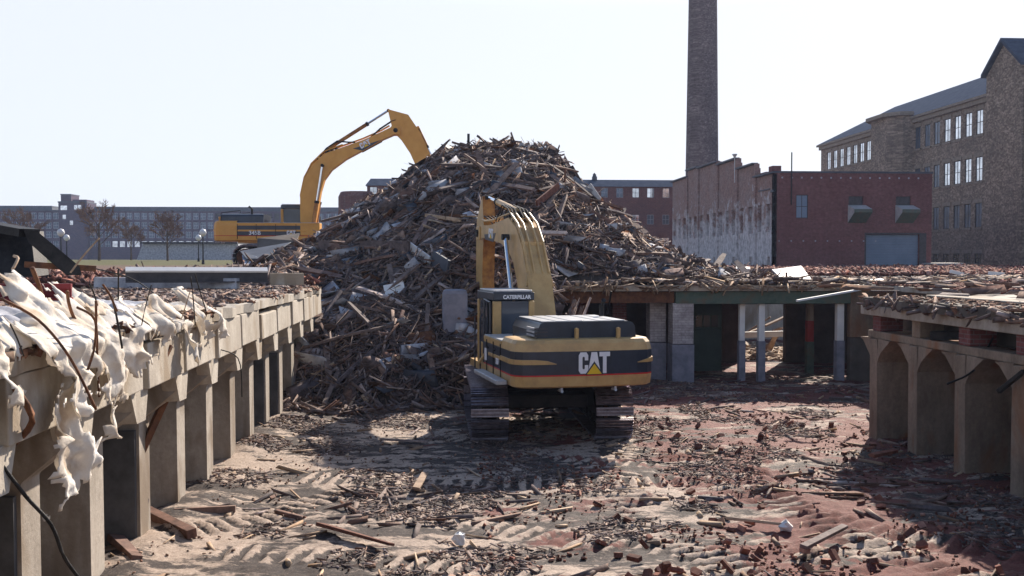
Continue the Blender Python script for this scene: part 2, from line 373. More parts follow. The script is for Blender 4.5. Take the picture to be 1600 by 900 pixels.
# ------------------------------------------------------------------ terrain
LX, RX = -3.55, 8.85          # dock edges
HD = 3.02                    # dock level
def street_h(x, y):
    return 3.0 + np.clip((y - 50) / 70, 0, 1) * np.where(x < 20, .62, .25) * np.clip((30 - x) / 20, .3, 1)
def ridge_f(x, y):
    """raised bars left by the machine's track shoes, along curved passes"""
    tot = np.zeros_like(x)
    for (cx, cy, rad, wd, sp, a0, a1) in ((-3.5, 5.0, 6.0, .36, .27, .2, 1.5), (-3.5, 5.0, 7.9, .36, .27, .1, 1.5), (-6.0, 3.5, 12.4, .36, .27, .35, 1.15), (12.5, 18.5, 8.2, .38, .27, 2.75, 4.1), (12.5, 18.5, 9.9, .38, .27, 2.75, 3.9), (14.5, 15.5, 9.3, .38, .27, 2.6, 3.9), (14.5, 15.5, 11.6, .38, .27, 2.7, 3.7), (1.5, 1.0, 9.6, .36, .27, .7, 2.0), (8, 26, 9.2, .36, .27, 3.6, 4.9), (8, 26, 7.0, .36, .27, 3.6, 4.9), (-9, 20, 8.2, .34, .27, -.9, .2), (3, 34, 17.4, .36, .27, -1.9, -1.1)):
        dx, dy = x - cx, y - cy; r = np.hypot(dx, dy) + .12 * vnoise(x, y, 6, 2, .5); a = np.arctan2(dy, dx); a = np.where(a < -1.95, a + 2 * np.pi, a)
        band = np.clip(1.3 * (1 - (np.abs(r - rad) / wd) ** 4), 0, 1) * ((a > a0) & (a < a1)) * np.clip(1.2 + 3 * vnoise(x, y, 5, 3, .9), 0, 1)
        w = np.sin(a * rad * 2 * np.pi / sp + 1.5 * vnoise(x, y, 7, 2, 1.1)); tot = np.where(band > .15, band * w, tot)
    return tot
def pit_h(x, y):
    h = .05 * vnoise(x, y, 1, 3, .35) + .035 * vnoise(x, y, 2, 3, 1.6) + .022 * vnoise(x, y, 3, 3, 6.5) + .022 * np.clip(vnoise(x, y, 13, 2, 14), -.2, 1)
    h = h + .045 * ridge_f(x, y)
    h = h + .10 * np.clip(vnoise(x, y, 8, 3, .7) - .1, 0, 1) * (y < 17) + .25 * np.exp(-((x + 3.9) / .5) ** 2) * (.5 + .5 * vnoise(x, y, 9, 2, .6))
    return h
def grid(name, x0, x1, y0, y1, nx, ny, hf, mat, kind=None, attr=None, keep=None):
    xs = np.linspace(x0, x1, nx); ys = np.linspace(y0, y1, ny); X, Y = np.meshgrid(xs, ys)
    Z = hf(X, Y); v = np.stack([X, Y, Z], -1).reshape(-1, 3)
    i = (np.arange(ny - 1)[:, None] * nx + np.arange(nx - 1)[None]).ravel()
    f = np.stack([i, i + 1, i + nx + 1, i + nx], -1)
    if keep is not None: f = f[keep(X, Y).ravel()[f].all(1)]
    o = mesh_obj(name, v, f, mat, smooth=True)
    if attr is not None:
        a = o.data.attributes.new('ridge', 'FLOAT', 'POINT'); a.data.foreach_set('value', attr(X, Y).ravel().astype(np.float32))
    if kind: tag(o, kind=kind)
    return o
# a graded grid: fine near the camera
def pit_floor():
    ys = [3.0]
    while ys[-1] < 60: ys.append(ys[-1] + max(.035, .0045 * ys[-1]) * (1 if ys[-1] < 32 else 4))
    ys = np.array(ys); xs = np.arange(-12, 22, .06); X, Y = np.meshgrid(xs, ys); nx, ny = len(xs), len(ys)
    Z = pit_h(X, Y); v = np.stack([X, Y, Z], -1).reshape(-1, 3)
    i = (np.arange(ny - 1)[:, None] * nx + np.arange(nx - 1)[None]).ravel()
    o = mesh_obj('pit_floor', v, np.stack([i, i + 1, i + nx + 1, i + nx], -1), 'pit', smooth=False)
    a = o.data.attributes.new('ridge', 'FLOAT', 'POINT'); a.data.foreach_set('value', ridge_f(X, Y).ravel().astype(np.float32))
    tag(o, kind='structure')
pit_floor()
# street level ground: one sheet with the pit left open
def terrain():
    xs = sorted(set(list(np.linspace(-900, -60, 15)) + list(np.linspace(-60, -12, 25)) + list(np.linspace(-12, 22, 35)) + list(np.linspace(22, 80, 30)) + list(np.linspace(80, 900, 15))))
    ys = sorted(set(list(np.linspace(-60, 2, 5)) + list(np.linspace(2, 60, 59)) + list(np.linspace(60, 160, 40)) + list(np.linspace(160, 1500, 14))))
    X, Y = np.meshgrid(xs, ys); nx, ny = len(xs), len(ys)
    Z = street_h(X, Y) + .12 * vnoise(X, Y, 4, 3, .3) * ((Y > 46) | (X < -14)) * np.clip((400 - Y) / 300, 0, 1)
    Z = np.where((X < -15) & (Y > 28) & (Y < 46), Z - .1, Z)
    v = np.stack([X, Y, Z], -1).reshape(-1, 3); fs = []
    for j in range(ny - 1):
        for i in range(nx - 1):
            xm, ym = (xs[i] + xs[i + 1]) / 2, (ys[j] + ys[j + 1]) / 2
            hole = (-12 < xm < 22 and 2 < ym < 36) or (2 < xm < 22 and 36 <= ym < 46)
            if not hole: fs.append((j * nx + i, j * nx + i + 1, (j + 1) * nx + i + 1, (j + 1) * nx + i))
    o = mesh_obj('ground', v, fs, 'earth', smooth=True); tag(o, kind='structure')
terrain()
b = MB()
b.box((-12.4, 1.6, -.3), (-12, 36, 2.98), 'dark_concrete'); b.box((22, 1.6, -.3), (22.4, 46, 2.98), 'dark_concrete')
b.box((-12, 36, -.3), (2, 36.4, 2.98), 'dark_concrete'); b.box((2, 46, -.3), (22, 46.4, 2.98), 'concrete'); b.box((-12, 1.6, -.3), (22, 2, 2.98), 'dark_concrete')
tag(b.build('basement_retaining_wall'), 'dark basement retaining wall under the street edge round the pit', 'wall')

def haze():
    b = MB(); b.box((-906, -66, -1.6), (906, 1506, 52), 'concrete'); o = b.build('haze'); o.data.materials.clear()
    m = bpy.data.materials.new('thin pale haze'); m.use_nodes = True; t = m.node_tree; t.nodes.remove(t.nodes['Principled BSDF'])
    v = t.nodes.new('ShaderNodeVolumePrincipled'); v.inputs['Color'].default_value = (.55, .68, 1.0, 1); v.inputs['Density'].default_value = HAZE
    v.inputs['Anisotropy'].default_value = .2
    t.links.new(v.outputs[0], t.nodes['Material Output'].inputs['Volume']); o.data.materials.append(m); o.visible_shadow = True
    tag(o, 'thin bluish haze over the whole site', 'haze', kind='stuff')
HAZE = .00026
haze()

# ------------------------------------------------------------------ concrete loading docks
def rough(b, k):
    rr = random.Random(len(b.v)); seen = {}
    for i, v in enumerate(b.v):
        key = tuple(round(c, 3) for c in v)
        if key not in seen: seen[key] = tuple(c + rr.uniform(-k, k) for c in v)
        b.v[i] = seen[key]
def dock(name, sgn, edge, fin, y0, y1, piers, back, label, pm, rust, HD):
    root = empty(name, (edge, y1, 0), 0, label, 'loading dock')
    def W(x, y, z): return Vector((x - edge, y - y1, z))
    X = lambda d: sgn * d          # d = inland distance is along +sgn
    # slab with a broken, uneven edge
    b = MB(); ys = np.arange(y0, y1 + .01, .35); rr = random.Random(3)
    e = [edge - sgn * rr.uniform(-.05 if sgn < 0 else -.22, .10) for _ in ys]
    n = len(ys); vs = []
    for y, ex in zip(ys, e):
        z1 = HD + rr.uniform(-.03, .05)
        vs += [W(ex, y, HD - .16), W(ex, y, z1), W(edge + sgn * 1.0, y, HD + rr.uniform(-.01, .03)), W(back, y, HD), W(back, y, HD - .16)]
    fs = []
    for i in range(n - 1):
        for k in range(5): fs.append((i * 5 + k, i * 5 + (k + 1) % 5, (i + 1) * 5 + (k + 1) % 5, (i + 1) * 5 + k))
    fs += [tuple(range(5)), tuple((n - 1) * 5 + k for k in range(5))[::-1]]
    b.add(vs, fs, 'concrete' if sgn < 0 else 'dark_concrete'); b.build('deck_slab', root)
    sp = abs(piers[1] - piers[0])
    for i, y in enumerate(piers):
        b = MB(); wd = .46 if sgn < 0 else .34
        # fin wall, with its head haunched outward to the dock edge
        fl = .45
        poly = [(fin, -.1), (back, -.1), (back, HD - .17), (fin - .7, HD - .17), (fin - .7, HD - .76), (edge + sgn * .02, HD - .76), (edge + sgn * .02, HD - .95), (fin, HD - 1.35)] if sgn < 0 else \
               [(fin, -.1), (back, -.1), (back, HD - .86), (fin, HD - .86)]
        b.prism(poly, lambda u, v, w_: W(u, y - wd / 2 + w_, v), wd, pm)
        if sgn > 0:   # haunches along the dock under the edge beam
            for s2 in (-1, 1):
                b.prism([(s2 * wd / 2, HD - 1.38), (s2 * wd / 2, HD - .86), (s2 * (wd / 2 + .55), HD - .86), (s2 * (wd / 2 + .40), HD - .96), (s2 * (wd / 2 + .18), HD - 1.12), (s2 * (wd / 2 + .06), HD - 1.26)], lambda u, v, w_: W(fin + sgn * (.004 + w_), y + u, v), 2.6, pm)
        else:
            # wedge hanging below the edge panels
            for _ in (0,):
                b.prism([(-.13, HD - 1.12), (.13, HD - 1.12), (.36, HD - .72), (-.36, HD - .72)], lambda u, v, w_: W(edge - .0 + sgn * w_, y + u, v), .22, 'concrete')
        rough(b, .022); o = b.build('pier', root, bevel=.025)
    if sgn < 0:
        for i, y in enumerate(piers[:-1] + [piers[-1]]):
            g = .11 if i % 3 else .16
            a, c = y + g, y + sp - g
            if c > y1: c = y1 - .05
            if c - a < .3: continue
            b = MB(); hh = rr.uniform(.60, .68); drop = rr.choice((0, 0, .03, .10, .02))
            b.box(tuple(W(edge - .17, a, HD - .72 + rr.uniform(-.02, .02))), tuple(W(edge + .03 + rr.uniform(-.01, .02), c, HD - .165 - drop)), 'concrete')
            rough(b, .018); b.build('edge_panel', root, bevel=.015)
    else:
        b = MB(); b.box(tuple(W(edge + .1, y0, HD - .36)), tuple(W(edge + .45, y1, HD - .163)), 'pier'); b.build('edge_beam', root, bevel=.02)
        b = MB(); b.box(tuple(W(fin + .03, y0, HD - .858)), tuple(W(fin + .4, y1 - .05, HD - .70)), rust); b.build('bearing_beam', root, bevel=.02)
        b = MB()
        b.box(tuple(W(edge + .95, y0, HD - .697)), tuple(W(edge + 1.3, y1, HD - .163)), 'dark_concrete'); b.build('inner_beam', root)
        for k, y in enumerate(piers): b = MB(); b.box(tuple(W(edge + .25, y - .17 - .05 * (k % 2), HD - .697)), tuple(W(edge + .75, y + .17, HD - .363)), 'brick' if k % 3 else rust); b.build('bearing_block', root, bevel=.02)
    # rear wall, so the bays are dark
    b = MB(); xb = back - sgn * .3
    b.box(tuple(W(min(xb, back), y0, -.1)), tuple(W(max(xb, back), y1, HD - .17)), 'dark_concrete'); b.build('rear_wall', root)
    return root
LP = [6.28 + 1.82 * i for i in range(12)]
ld = dock('loading_dock', -1, LX, -4.05, 4.0, 27.9, LP, -9.5, 'long concrete dock with a row of pale piers under torn white sheeting', 'pier', 'concrete', HD)
RP = [20.64 - 1.8 * i for i in range(8)]; HR = 2.97
rdk = dock('loading_dock', 1, RX, 9.07, 6.5, 21.1, RP[::-1], 15, 'rust stained concrete dock on flared piers with a broken edge beam', 'pier_rust', 'pier_rust', HR)
# painted dado bands between some left piers, infill wall panels
for i in (1, 3, 8, 9):
    y = LP[i + 1]
    b = MB(); b.box((-8.2 - LX, y - .3 - 27.9, 0), (-4.10 - LX, y - .233 - 27.9, 1.55), 'pier_dado')
    b.build('painted_dado', ld)
# high level upper slab set back on the right dock
b = MB(); b.box((10.3, 12.5, HR + .02), (15.5, 20.9, HR + .06), 'concrete'); b.box((12.9, 22, 2.86), (22, 30.0, 3.02), 'concrete'); 
tag(b.build('upper_slab', bevel=.02), 'broken upper floor slab carrying rubble beyond the rust stained dock', 'slab')

# back wall of the basement: beam, posts, brick piers
def back_front():
    root = empty('basement_front', (9.5, 30.3, 0), 0, 'green beamed basement bay with whitewashed brick pier and thin posts', 'building')
    ox, oy = 9.5, 30.3
    def bx(nm, x0, x1, y0, y1, z0, z1, mat, bev=.01):
        b = MB(); b.box((x0 - ox, y0 - oy, z0), (x1 - ox, y1 - oy, z1), mat); return b.build(nm, root, bevel=bev)
    bx('green_beam', 6.99, 12.5, 30.2, 30.55, 2.42, 2.80, 'green_beam')
    bx('roof_slab', 3.4, 12.6, 30.1, 36.0, 2.82, 3.0, 'concrete', 0)
    bx('rusty_lintel', 3.4, 6.97, 30.3, 30.7, 2.45, 2.80, 'rust')
    # whitewashed brick pier and its neighbours
    def brick_pier(x0, x1, y0, y1, mat, split=1.18, z1=2.44):
        p = bx('brick_pier', x0, x1, y0, y1, split, z1, mat)
        q = bx('painted_base', x0 - .02, x1 + .02, y0 - .02, y1 + .02, -.05, split - .02, 'grey_render')
        return p
    brick_pier(6.90, 7.55, 30.2, 30.85, 'white_brick')
    brick_pier(6.35, 6.86, 31.0, 31.6, 'white_brick'); brick_pier(5.3, 5.75, 31.8, 32.4, 'brick', 1.1); brick_pier(4.0, 4.5, 31.8, 32.4, 'brick', 1.1)
    for x, y, top, w_, mid in ((9.18, 30.55, 'white_sheet', .17, None), (9.74, 30.35, 'white_sheet', .19, None), (12.05, 32.4, 'concrete', .2, 'red_paint'), (12.25, 30.35, 'white_sheet', .22, None)):
        h0 = 1.25 if mid is None else 1.05
        bx('post', x - w_ / 2, x + w_ / 2, y, y + w_, h0, 2.42, top)
        bx('post_base', x - w_ / 2 - .02, x + w_ / 2 + .02, y - .02, y + w_ + .02, -.05, h0 - (0 if mid else 0), 'grey_render' if mid is None else 'green_beam')
        if mid: bx('post_band', x - w_ / 2 - .01, x + w_ / 2 + .01, y - .01, y + w_ + .01, 1.05, 1.75, mid)
    # inner wall with an opening to the yard behind, and a green door
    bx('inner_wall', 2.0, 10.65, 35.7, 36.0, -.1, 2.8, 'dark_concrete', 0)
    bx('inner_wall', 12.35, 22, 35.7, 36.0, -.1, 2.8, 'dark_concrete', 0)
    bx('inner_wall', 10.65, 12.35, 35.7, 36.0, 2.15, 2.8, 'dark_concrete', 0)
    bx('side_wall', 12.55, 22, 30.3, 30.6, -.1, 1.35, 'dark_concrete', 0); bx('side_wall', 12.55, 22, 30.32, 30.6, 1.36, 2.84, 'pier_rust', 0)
    d = MB(); d.box((7.5 - ox, 31.7 - oy, .18), (8.85 - ox, 31.78 - oy, 2.35), 'dark_green')
    d.box((7.5 - ox, 31.66 - oy, .18), (8.85 - ox, 31.70 - oy, .34), 'dark_green'); d.box((7.5 - ox, 31.66 - oy, 1.5), (8.85 - ox, 31.70 - oy, 1.56), 'dark_green')
    do = d.build('door', root, bevel=.01)
    g = MB()
    for i in range(4): g.box((7.72 - ox + i * .26, 31.64 - oy, 1.62), (7.92 - ox + i * .26, 31.69 - oy, 1.98), 'glass_dark')
    g.build('door_window', do)
back_front()
# bright timber stacked debris in the yard seen through the doorway
for i in range(9):
    p = Vector((rnd.uniform(11.8, 14.5), rnd.uniform(38.5, 44), .1 + .12 * i)); q = p + Vector((rnd.uniform(-1.6, 1.6), rnd.uniform(-.6, .6), rnd.uniform(.1, 1.2)))
    b = MB(); b.bar(p, q, .2, .06, 'timber_pale'); tag(b.build('fallen_timber'), 'pale fallen timber in the sunlit yard seen through the doorway', 'timber', 'fallen timbers in the yard')
b = MB(); b.bar((11.2, 37.4, .9), (14.2, 37.6, .95), .12, .22, 'white_sheet'); tag(b.build('yard_rail'), 'long white rail crossing the sunlit doorway to the yard', 'rail')

# ------------------------------------------------------------------ timber heap
RXS = np.array([-12, -10.5, -9, -7.6, -6.4, -5.4, -3.9, -2.6, -1.3, 0, 1, 1.9, 2.7, 3.86, 4.6, 5.1, 6.2, 7.2, 8.2, 9.2, 9.9, 11.5])
RHS = np.array([2.9, 3.0, 3.05, 3.2, 3.65, 4.35, 5.7, 6.45, 7.4, 8.0, 8.28, 8.38, 8.42, 8.2, 7.75, 7.0, 6.1, 5.1, 4.25, 3.7, 3.25, 3.0])
def heap_h(x, y):
    r = np.interp(x, RXS, RHS)
    k = np.clip((x - 2.6) / .9, 0, 1); yt = 25.3 * (1 - k) + 30.6 * k; h0 = -.2 * (1 - k) + 2.98 * k
    kl = np.clip((-4.4 - x) / .8, 0, 1); yt = yt * (1 - kl) + 29.5 * kl; h0 = h0 * (1 - kl) + 2.9 * kl
    t = np.clip((y - yt) / (40 - yt), 0, 1); s = t ** .82
    f = h0 + (r - h0) * s
    tb = np.clip((y - 41) / 20, 0, 1); f = np.where(y > 41, r + (2.6 - r) * tb, f)
    n = .35 * vnoise(x, y, 21, 4, .5) * np.clip((f - h0) * 1.2, 0, 1)
    lump = .5 * vnoise(x, y, 23, 3, .28) * np.clip(t * 3, 0, 1) * np.clip((r - 3.2) / 2, 0, 1)
    return f + n + lump * .6 - np.where(y < yt, .5, 0)
grid('rubble_core', -12, 11.5, 25, 61, 180, 260, heap_h, 'mound', keep=lambda x, y: ~(((x > 2.9) & (y < 30.5)) | ((x < -4.2) & (y < 29.3))))
tag(bpy.data.objects['rubble_core'], 'dark crushed core of the demolition heap', 'rubble heap', kind='stuff')
def heap_planks(name, n, lmin, lmax, wmin, wmax, mat, label, seed, y1=46, lift=.12, clumps=False):
    x = rng.uniform(-11.5, 11.3, n * 3); y = rng.uniform(25, y1, n * 3)
    h = heap_h(x, y); ok = (h > .03) & (h > np.where((y > 36) | ((x > 2.6) & (y > 30.3)) | ((x < -4.4) & (y > 29.4)), 2.93, 0))
    ok &= ~((x > 3.4) & (y < 30.9)) & ~((x < -4.3) & (y < 29.5))
    ok &= (x > -6.5) | (y > 30.5 + vnoise(x, y, 33, 2, .4) * 3)
    x, y, h = x[ok][:n], y[ok][:n], h[ok][:n]; n = len(x)
    e = .25; gx = (heap_h(x + e, y) - heap_h(x - e, y)) / (2 * e); gy = (heap_h(x, y + e) - heap_h(x, y - e)) / (2 * e)
    a = rng.uniform(0, 2 * np.pi, n); dx, dy = np.cos(a), np.sin(a); dz = gx * dx + gy * dy + rng.normal(0, .38, n)
    D = np.stack([dx, dy, dz], -1); L = np.exp(rng.uniform(math.log(lmin), math.log(lmax), n)) / 2
    wd = rng.uniform(wmin, wmax, n) / 2; th = wd * rng.uniform(.12, .42, n)
    C = np.stack([x, y, h + rng.uniform(-.05, lift, n)], -1)
    o = box_cloud(name, C, D, np.stack([L, wd, th], -1), mat, .12); tag(o, label, 'rubble', kind='stuff')
heap_planks('timber_rubble', 26000, .25, 1.7, .02, .095, 'timber', 'tangled mass of broken weathered boards forming the tall heap', 1, 52, .16)
heap_planks('splinter_rubble', 34000, .12, .7, .01, .05, 'timber', 'small splinters and laths caught between boards of the heap', 2, 50, .2)
heap_planks('pale_splinter_rubble', 2200, .2, 1.1, .03, .10, 'timber_pale', 'paler freshly split laths strewn over the heap', 3, 46, .2)

def flat_scraps(name, n, mat, label):
    x = rng.uniform(-6.5, 10, n); y = rng.uniform(25.5, 42, n); h = heap_h(x, y); ok = (h > .2) & ~((x > 3) & (y < 31)) & ~((x < -4.2) & (y < 29.6)); x, y, h = x[ok], y[ok], h[ok]; n = len(x)
    e = .3; gx = (heap_h(x + e, y) - heap_h(x - e, y)) / (2 * e); a = rng.uniform(-.9, .9, n); D = np.stack([np.cos(a), np.sin(a), gx * np.cos(a) + rng.normal(0, .2, n)], -1)
    tag(box_cloud(name, np.stack([x, y, h + .12], -1), D, np.stack([rng.uniform(.12, .5, n), rng.uniform(.08, .26, n), np.full(n, .012)], -1), mat, .35), label, 'rubble', kind='stuff')
flat_scraps('sheet_rubble', 200, 'grey_cloth', 'torn grey felt and sheet scraps caught in the heap')
flat_scraps('panel_rubble', 380, 'timber', 'broken panel scraps caught in the heap')
flat_scraps('blue_rubble', 60, 'slate', 'bluish slate and tin scraps caught in the heap')
flat_scraps('rust_rubble', 120, 'rust', 'rusty tin scraps caught in the heap')
# individual boards that stand out on the heap
def board_mesh(name, L, wd, th, mat, seed):
    r = random.Random(seed); b = MB(); n = 6; vs = []
    for i in range(n + 1):
        u = -L / 2 + L * i / n; k = 1 - (.35 if i in (0, n) else 0) * r.random(); bend = .02 * L * math.sin(math.pi * i / n)
        for a, c in ((-1, -1), (1, -1), (1, 1), (-1, 1)): vs.append((u + r.uniform(-.04, .04) * (i in (0, n)), a * wd / 2 * k + r.uniform(-.004, .004), c * th / 2 + bend))
    fs = [(0, 3, 2, 1), tuple(4 * n + k for k in range(4))]
    for i in range(n):
        for k in range(4): fs.append((i * 4 + k, i * 4 + (k + 1) % 4, i * 4 + 4 + (k + 1) % 4, i * 4 + 4 + k))
    b.add(vs, fs, mat); return b.build(name)
def slope_at(x, y):
    e = .4; return float((heap_h(x + e, y) - heap_h(x - e, y)) / (2 * e)), float((heap_h(x, y + e) - heap_h(x, y - e)) / (2 * e))
protos = [board_mesh('timber_board', 1.6, .16, .05, 'timber', 1), board_mesh('timber_board', 2.3, .12, .09, 'timber', 2), board_mesh('timber_board', 1.1, .2, .04, 'timber', 3), board_mesh('timber_board', 2.8, .2, .07, 'timber', 4)]
first = set()
def put_board(k, x, y, z, a, dz, label, group, scale=1.0):
    src = protos[k]; rot = (rnd.uniform(-.6, .6), -math.atan(dz), a)
    if k not in first: first.add(k); o = src; o.location = (x, y, z); o.rotation_euler = rot; o['label'] = label; o['group'] = group
    else: o = copy_obj(src, (x, y, z), rot, (scale, 1, 1), label, group=group)
    o['category'] = 'board'; return o
cnt = 0
while cnt < 150:
    x, y = rnd.uniform(-7.5, 10.5), rnd.uniform(26, 40.5)
    h = float(heap_h(np.array(x), np.array(y)))
    if h < .25 or (x > 3.2 and y < 31.2) or (x < -4.3 and y < 30): continue
    gx, gy = slope_at(x, y); a = rnd.uniform(0, 6.28)
    put_board(rnd.randrange(4), x, y, h + rnd.uniform(.08, .25), a, gx * math.cos(a) + gy * math.sin(a) + rnd.gauss(0, .25), 'weathered loose board lying on the face of the timber heap', 'loose boards on the timber heap'); cnt += 1
def heap_point(px, py):
    """where the sight line through a measured photo point meets the heap"""
    for k in range(500):
        Y = 25 + k * .05; p = P(px, py, Y)
        if heap_h(np.array(p.x), np.array(p.y)) > p.z: return p
    return P(px, py, 38)
def long_piece(name, a, b_, wx, wz, mat, label, cat, lift=.15):
    p, q = heap_point(*a), heap_point(*b_); p.z += lift; q.z += lift; p.y -= .15; q.y -= .15
    b = MB(); b.bar(p, q, wx, wz, mat); return tag(b.build(name, bevel=.01), label, cat)
long_piece('white_plank', (637, 390), (672, 416), .07, .30, 'grey_paint', 'pale grey straight plank slanting across the middle of the heap', 'plank')
long_piece('roof_sheet', (676, 412), (700, 428), .1, .55, 'slate', 'dull grey crumpled sheet below the end of the pale grey plank', 'sheet')
long_piece('red_board', (838, 332), (872, 304), .08, .24, 'brick_bit', 'reddish orange board slanting on the upper heap above the boom', 'board', .3)
long_piece('long_pole', (665, 348), (720, 356), .08, .12, 'timber_pale', 'long pale pole lying level on the upper heap', 'pole', .25)
long_piece('long_timber', (500, 395), (640, 398), .1, .4, 'timber', 'long dark timber beam lying level across the lower heap', 'beam', .25)
long_piece('curved_pipe', (888, 368), (960, 352), .1, .13, 'timber', 'thick brown log beam along the right shoulder of the heap'.replace('right ', ''), 'beam', .25)
long_piece('gutter_length', (919, 302), (935, 325), .08, .22, 'grey_paint', 'pale grey gutter length near the brick building end of the heap', 'gutter', .3)
for i, (px, py, w_) in enumerate(((616, 458, .5),)):
    p = heap_point(px, py); b = MB()
    T = Matrix.Translation(p + Vector((0, -.35, .1))) @ Matrix.Rotation(R(55), 4, 'X') @ Matrix.Rotation(R(12), 4, 'Z')
    b.box((-.28, -.22, 0), (.05, .22, .03), 'white_sheet', T); b.box((.06, -.02, .01), (.34, .3, .04), 'white_sheet', T); b.box((.07, -.3, .02), (.30, -.04, .05), 'white_sheet', T)
    tag(b.build('white_board'), 'bright white broken panel on the shaded lower heap', 'panel')
# concrete stump and post on top of the heap
b = MB(); p = P(712, 470, 28.2)
b.box((p.x - .38, p.y - .35, -.1), (p.x + .33, p.y + .35, 2.95), 'grey_render'); tag(b.build('concrete_stump', bevel=.12), 'rounded grey concrete stump standing before the heap beside the cab', 'concrete block')
p = P(732, 224, 40); b = MB(); b.bar((p.x, p.y, p.z - 1), (p.x, p.y, p.z + .38), .1, .1, 'dark_steel'); tag(b.build('upright_stake'), 'short dark stake standing on the summit of the heap', 'stake')
p = P(876, 245, 40); b = MB(); b.bar((p.x + .2, p.y, p.z - .8), (p.x - .45, p.y, p.z + .35), .3, .25, 'timber'); tag(b.build('upright_stump'), 'broken dark timber end sticking out near the summit of the heap', 'timber')
# three posts/roof scraps spilling left at the foot of the far excavator
b = MB()
def quad_sheet(name, pts, th, mat, label, cat):
    pts = [Vector(p) for p in pts]; n = (pts[1] - pts[0]).cross(pts[2] - pts[0]).normalized() * th; k = len(pts)
    b = MB(); b.add(pts + [p + n for p in pts], [tuple(range(k)), tuple(range(2 * k - 1, k - 1, -1))] + [(i, i + k, (i + 1) % k + k, (i + 1) % k) for i in range(k)], mat)
    return tag(b.build(name, bevel=.01), label, cat)
quad_sheet('metal_sheet', [P(402, 372, 40), P(468, 364, 40.5), P(464, 376, 39.4), P(402, 390, 39.2)], .06, 'dark_concrete', 'brown rectangular panel leaning below the cab of the raised excavator', 'panel')
quad_sheet('roof_sheet', [P(375, 392, 38.6), P(455, 378, 39.2), P(412, 404, 37), P(385, 404, 37)], .05, 'slate', 'blue black crumpled roof sheet under the brown leaning panel', 'sheet')
quad_sheet('roof_sheet', [P(378, 398, 38), P(400, 400, 37.4), P(410, 416, 36.5), P(380, 414, 36.5)], .05, 'grey_cloth', 'small crumpled grey sheet at the edge of the red rubble', 'sheet')

# ------------------------------------------------------------------ excavators
def text_mesh(txt, size, mat, parent, T, ext=.006, name='lettering', off=.0, sx=1.0):
    cu = bpy.data.curves.new(name, 'FONT'); cu.body = txt; cu.size = size; cu.extrude = ext; cu.align_x = 'LEFT'; cu.offset = off
    o = bpy.data.objects.new(name, cu); COL.objects.link(o)
    dg = bpy.context.evaluated_depsgraph_get(); me = bpy.data.meshes.new_from_object(o.evaluated_get(dg))
    bpy.data.objects.remove(o); me.materials.clear(); me.materials.append(M[mat])
    me.transform(Matrix.Diagonal((sx, 1, 1, 1))); me.transform(T)
    q = bpy.data.objects.new(name, me); COL.objects.link(q); q.parent = parent; return q
LC = [(.62, .62), (.40, .62), (.40, .74), (.37, .79), (.27, .79), (.24, .74), (.24, .26), (.27, .21), (.37, .21), (.40, .26), (.40, .40), (.62, .40), (.62, .14), (.50, 0), (.12, 0), (0, .14), (0, .86), (.12, 1), (.50, 1), (.62, .86)]
LA = [(.0, 0), (.24, 1), (.60, 1), (.84, 0), (.58, 0), (.42, .62), (.26, 0)]
LT = [(0, 1), (.70, 1), (.70, .79), (.47, .79), (.47, 0), (.23, 0), (.23, .79), (0, .79)]
def cat_logo(parent, T0, h, q=1.0):
    """T(u, v, w): u along the word, v up, w outward"""
    T = lambda u, v, w_: T0(u * q, v, w_)
    b = MB()
    def sh(poly, dx, g=1.0): return [((u + dx) * h, v * h) for u, v in poly]
    b.prism(sh(LC, 0), lambda u, v, w_: T(u, v, w_), .008, 'white_decal'); b.prism(sh(LA, .60), lambda u, v, w_: T(u, v, w_), .008, 'white_decal'); b.prism(sh(LT, 1.36), lambda u, v, w_: T(u, v, w_), .008, 'white_decal')
    b.prism([(x * h, y * h) for x, y in ((.40, -.06), (1.02, .56), (1.64, -.06))], lambda u, v, w_: T(u, v, w_ + .0082), .003, 'black_paint')
    b.prism([(x * h, y * h) for x, y in ((.53, -.03), (1.02, .45), (1.51, -.03))], lambda u, v, w_: T(u, v, w_ + .0115), .003, 'tri_yellow')
    b.build('maker_logo', parent)
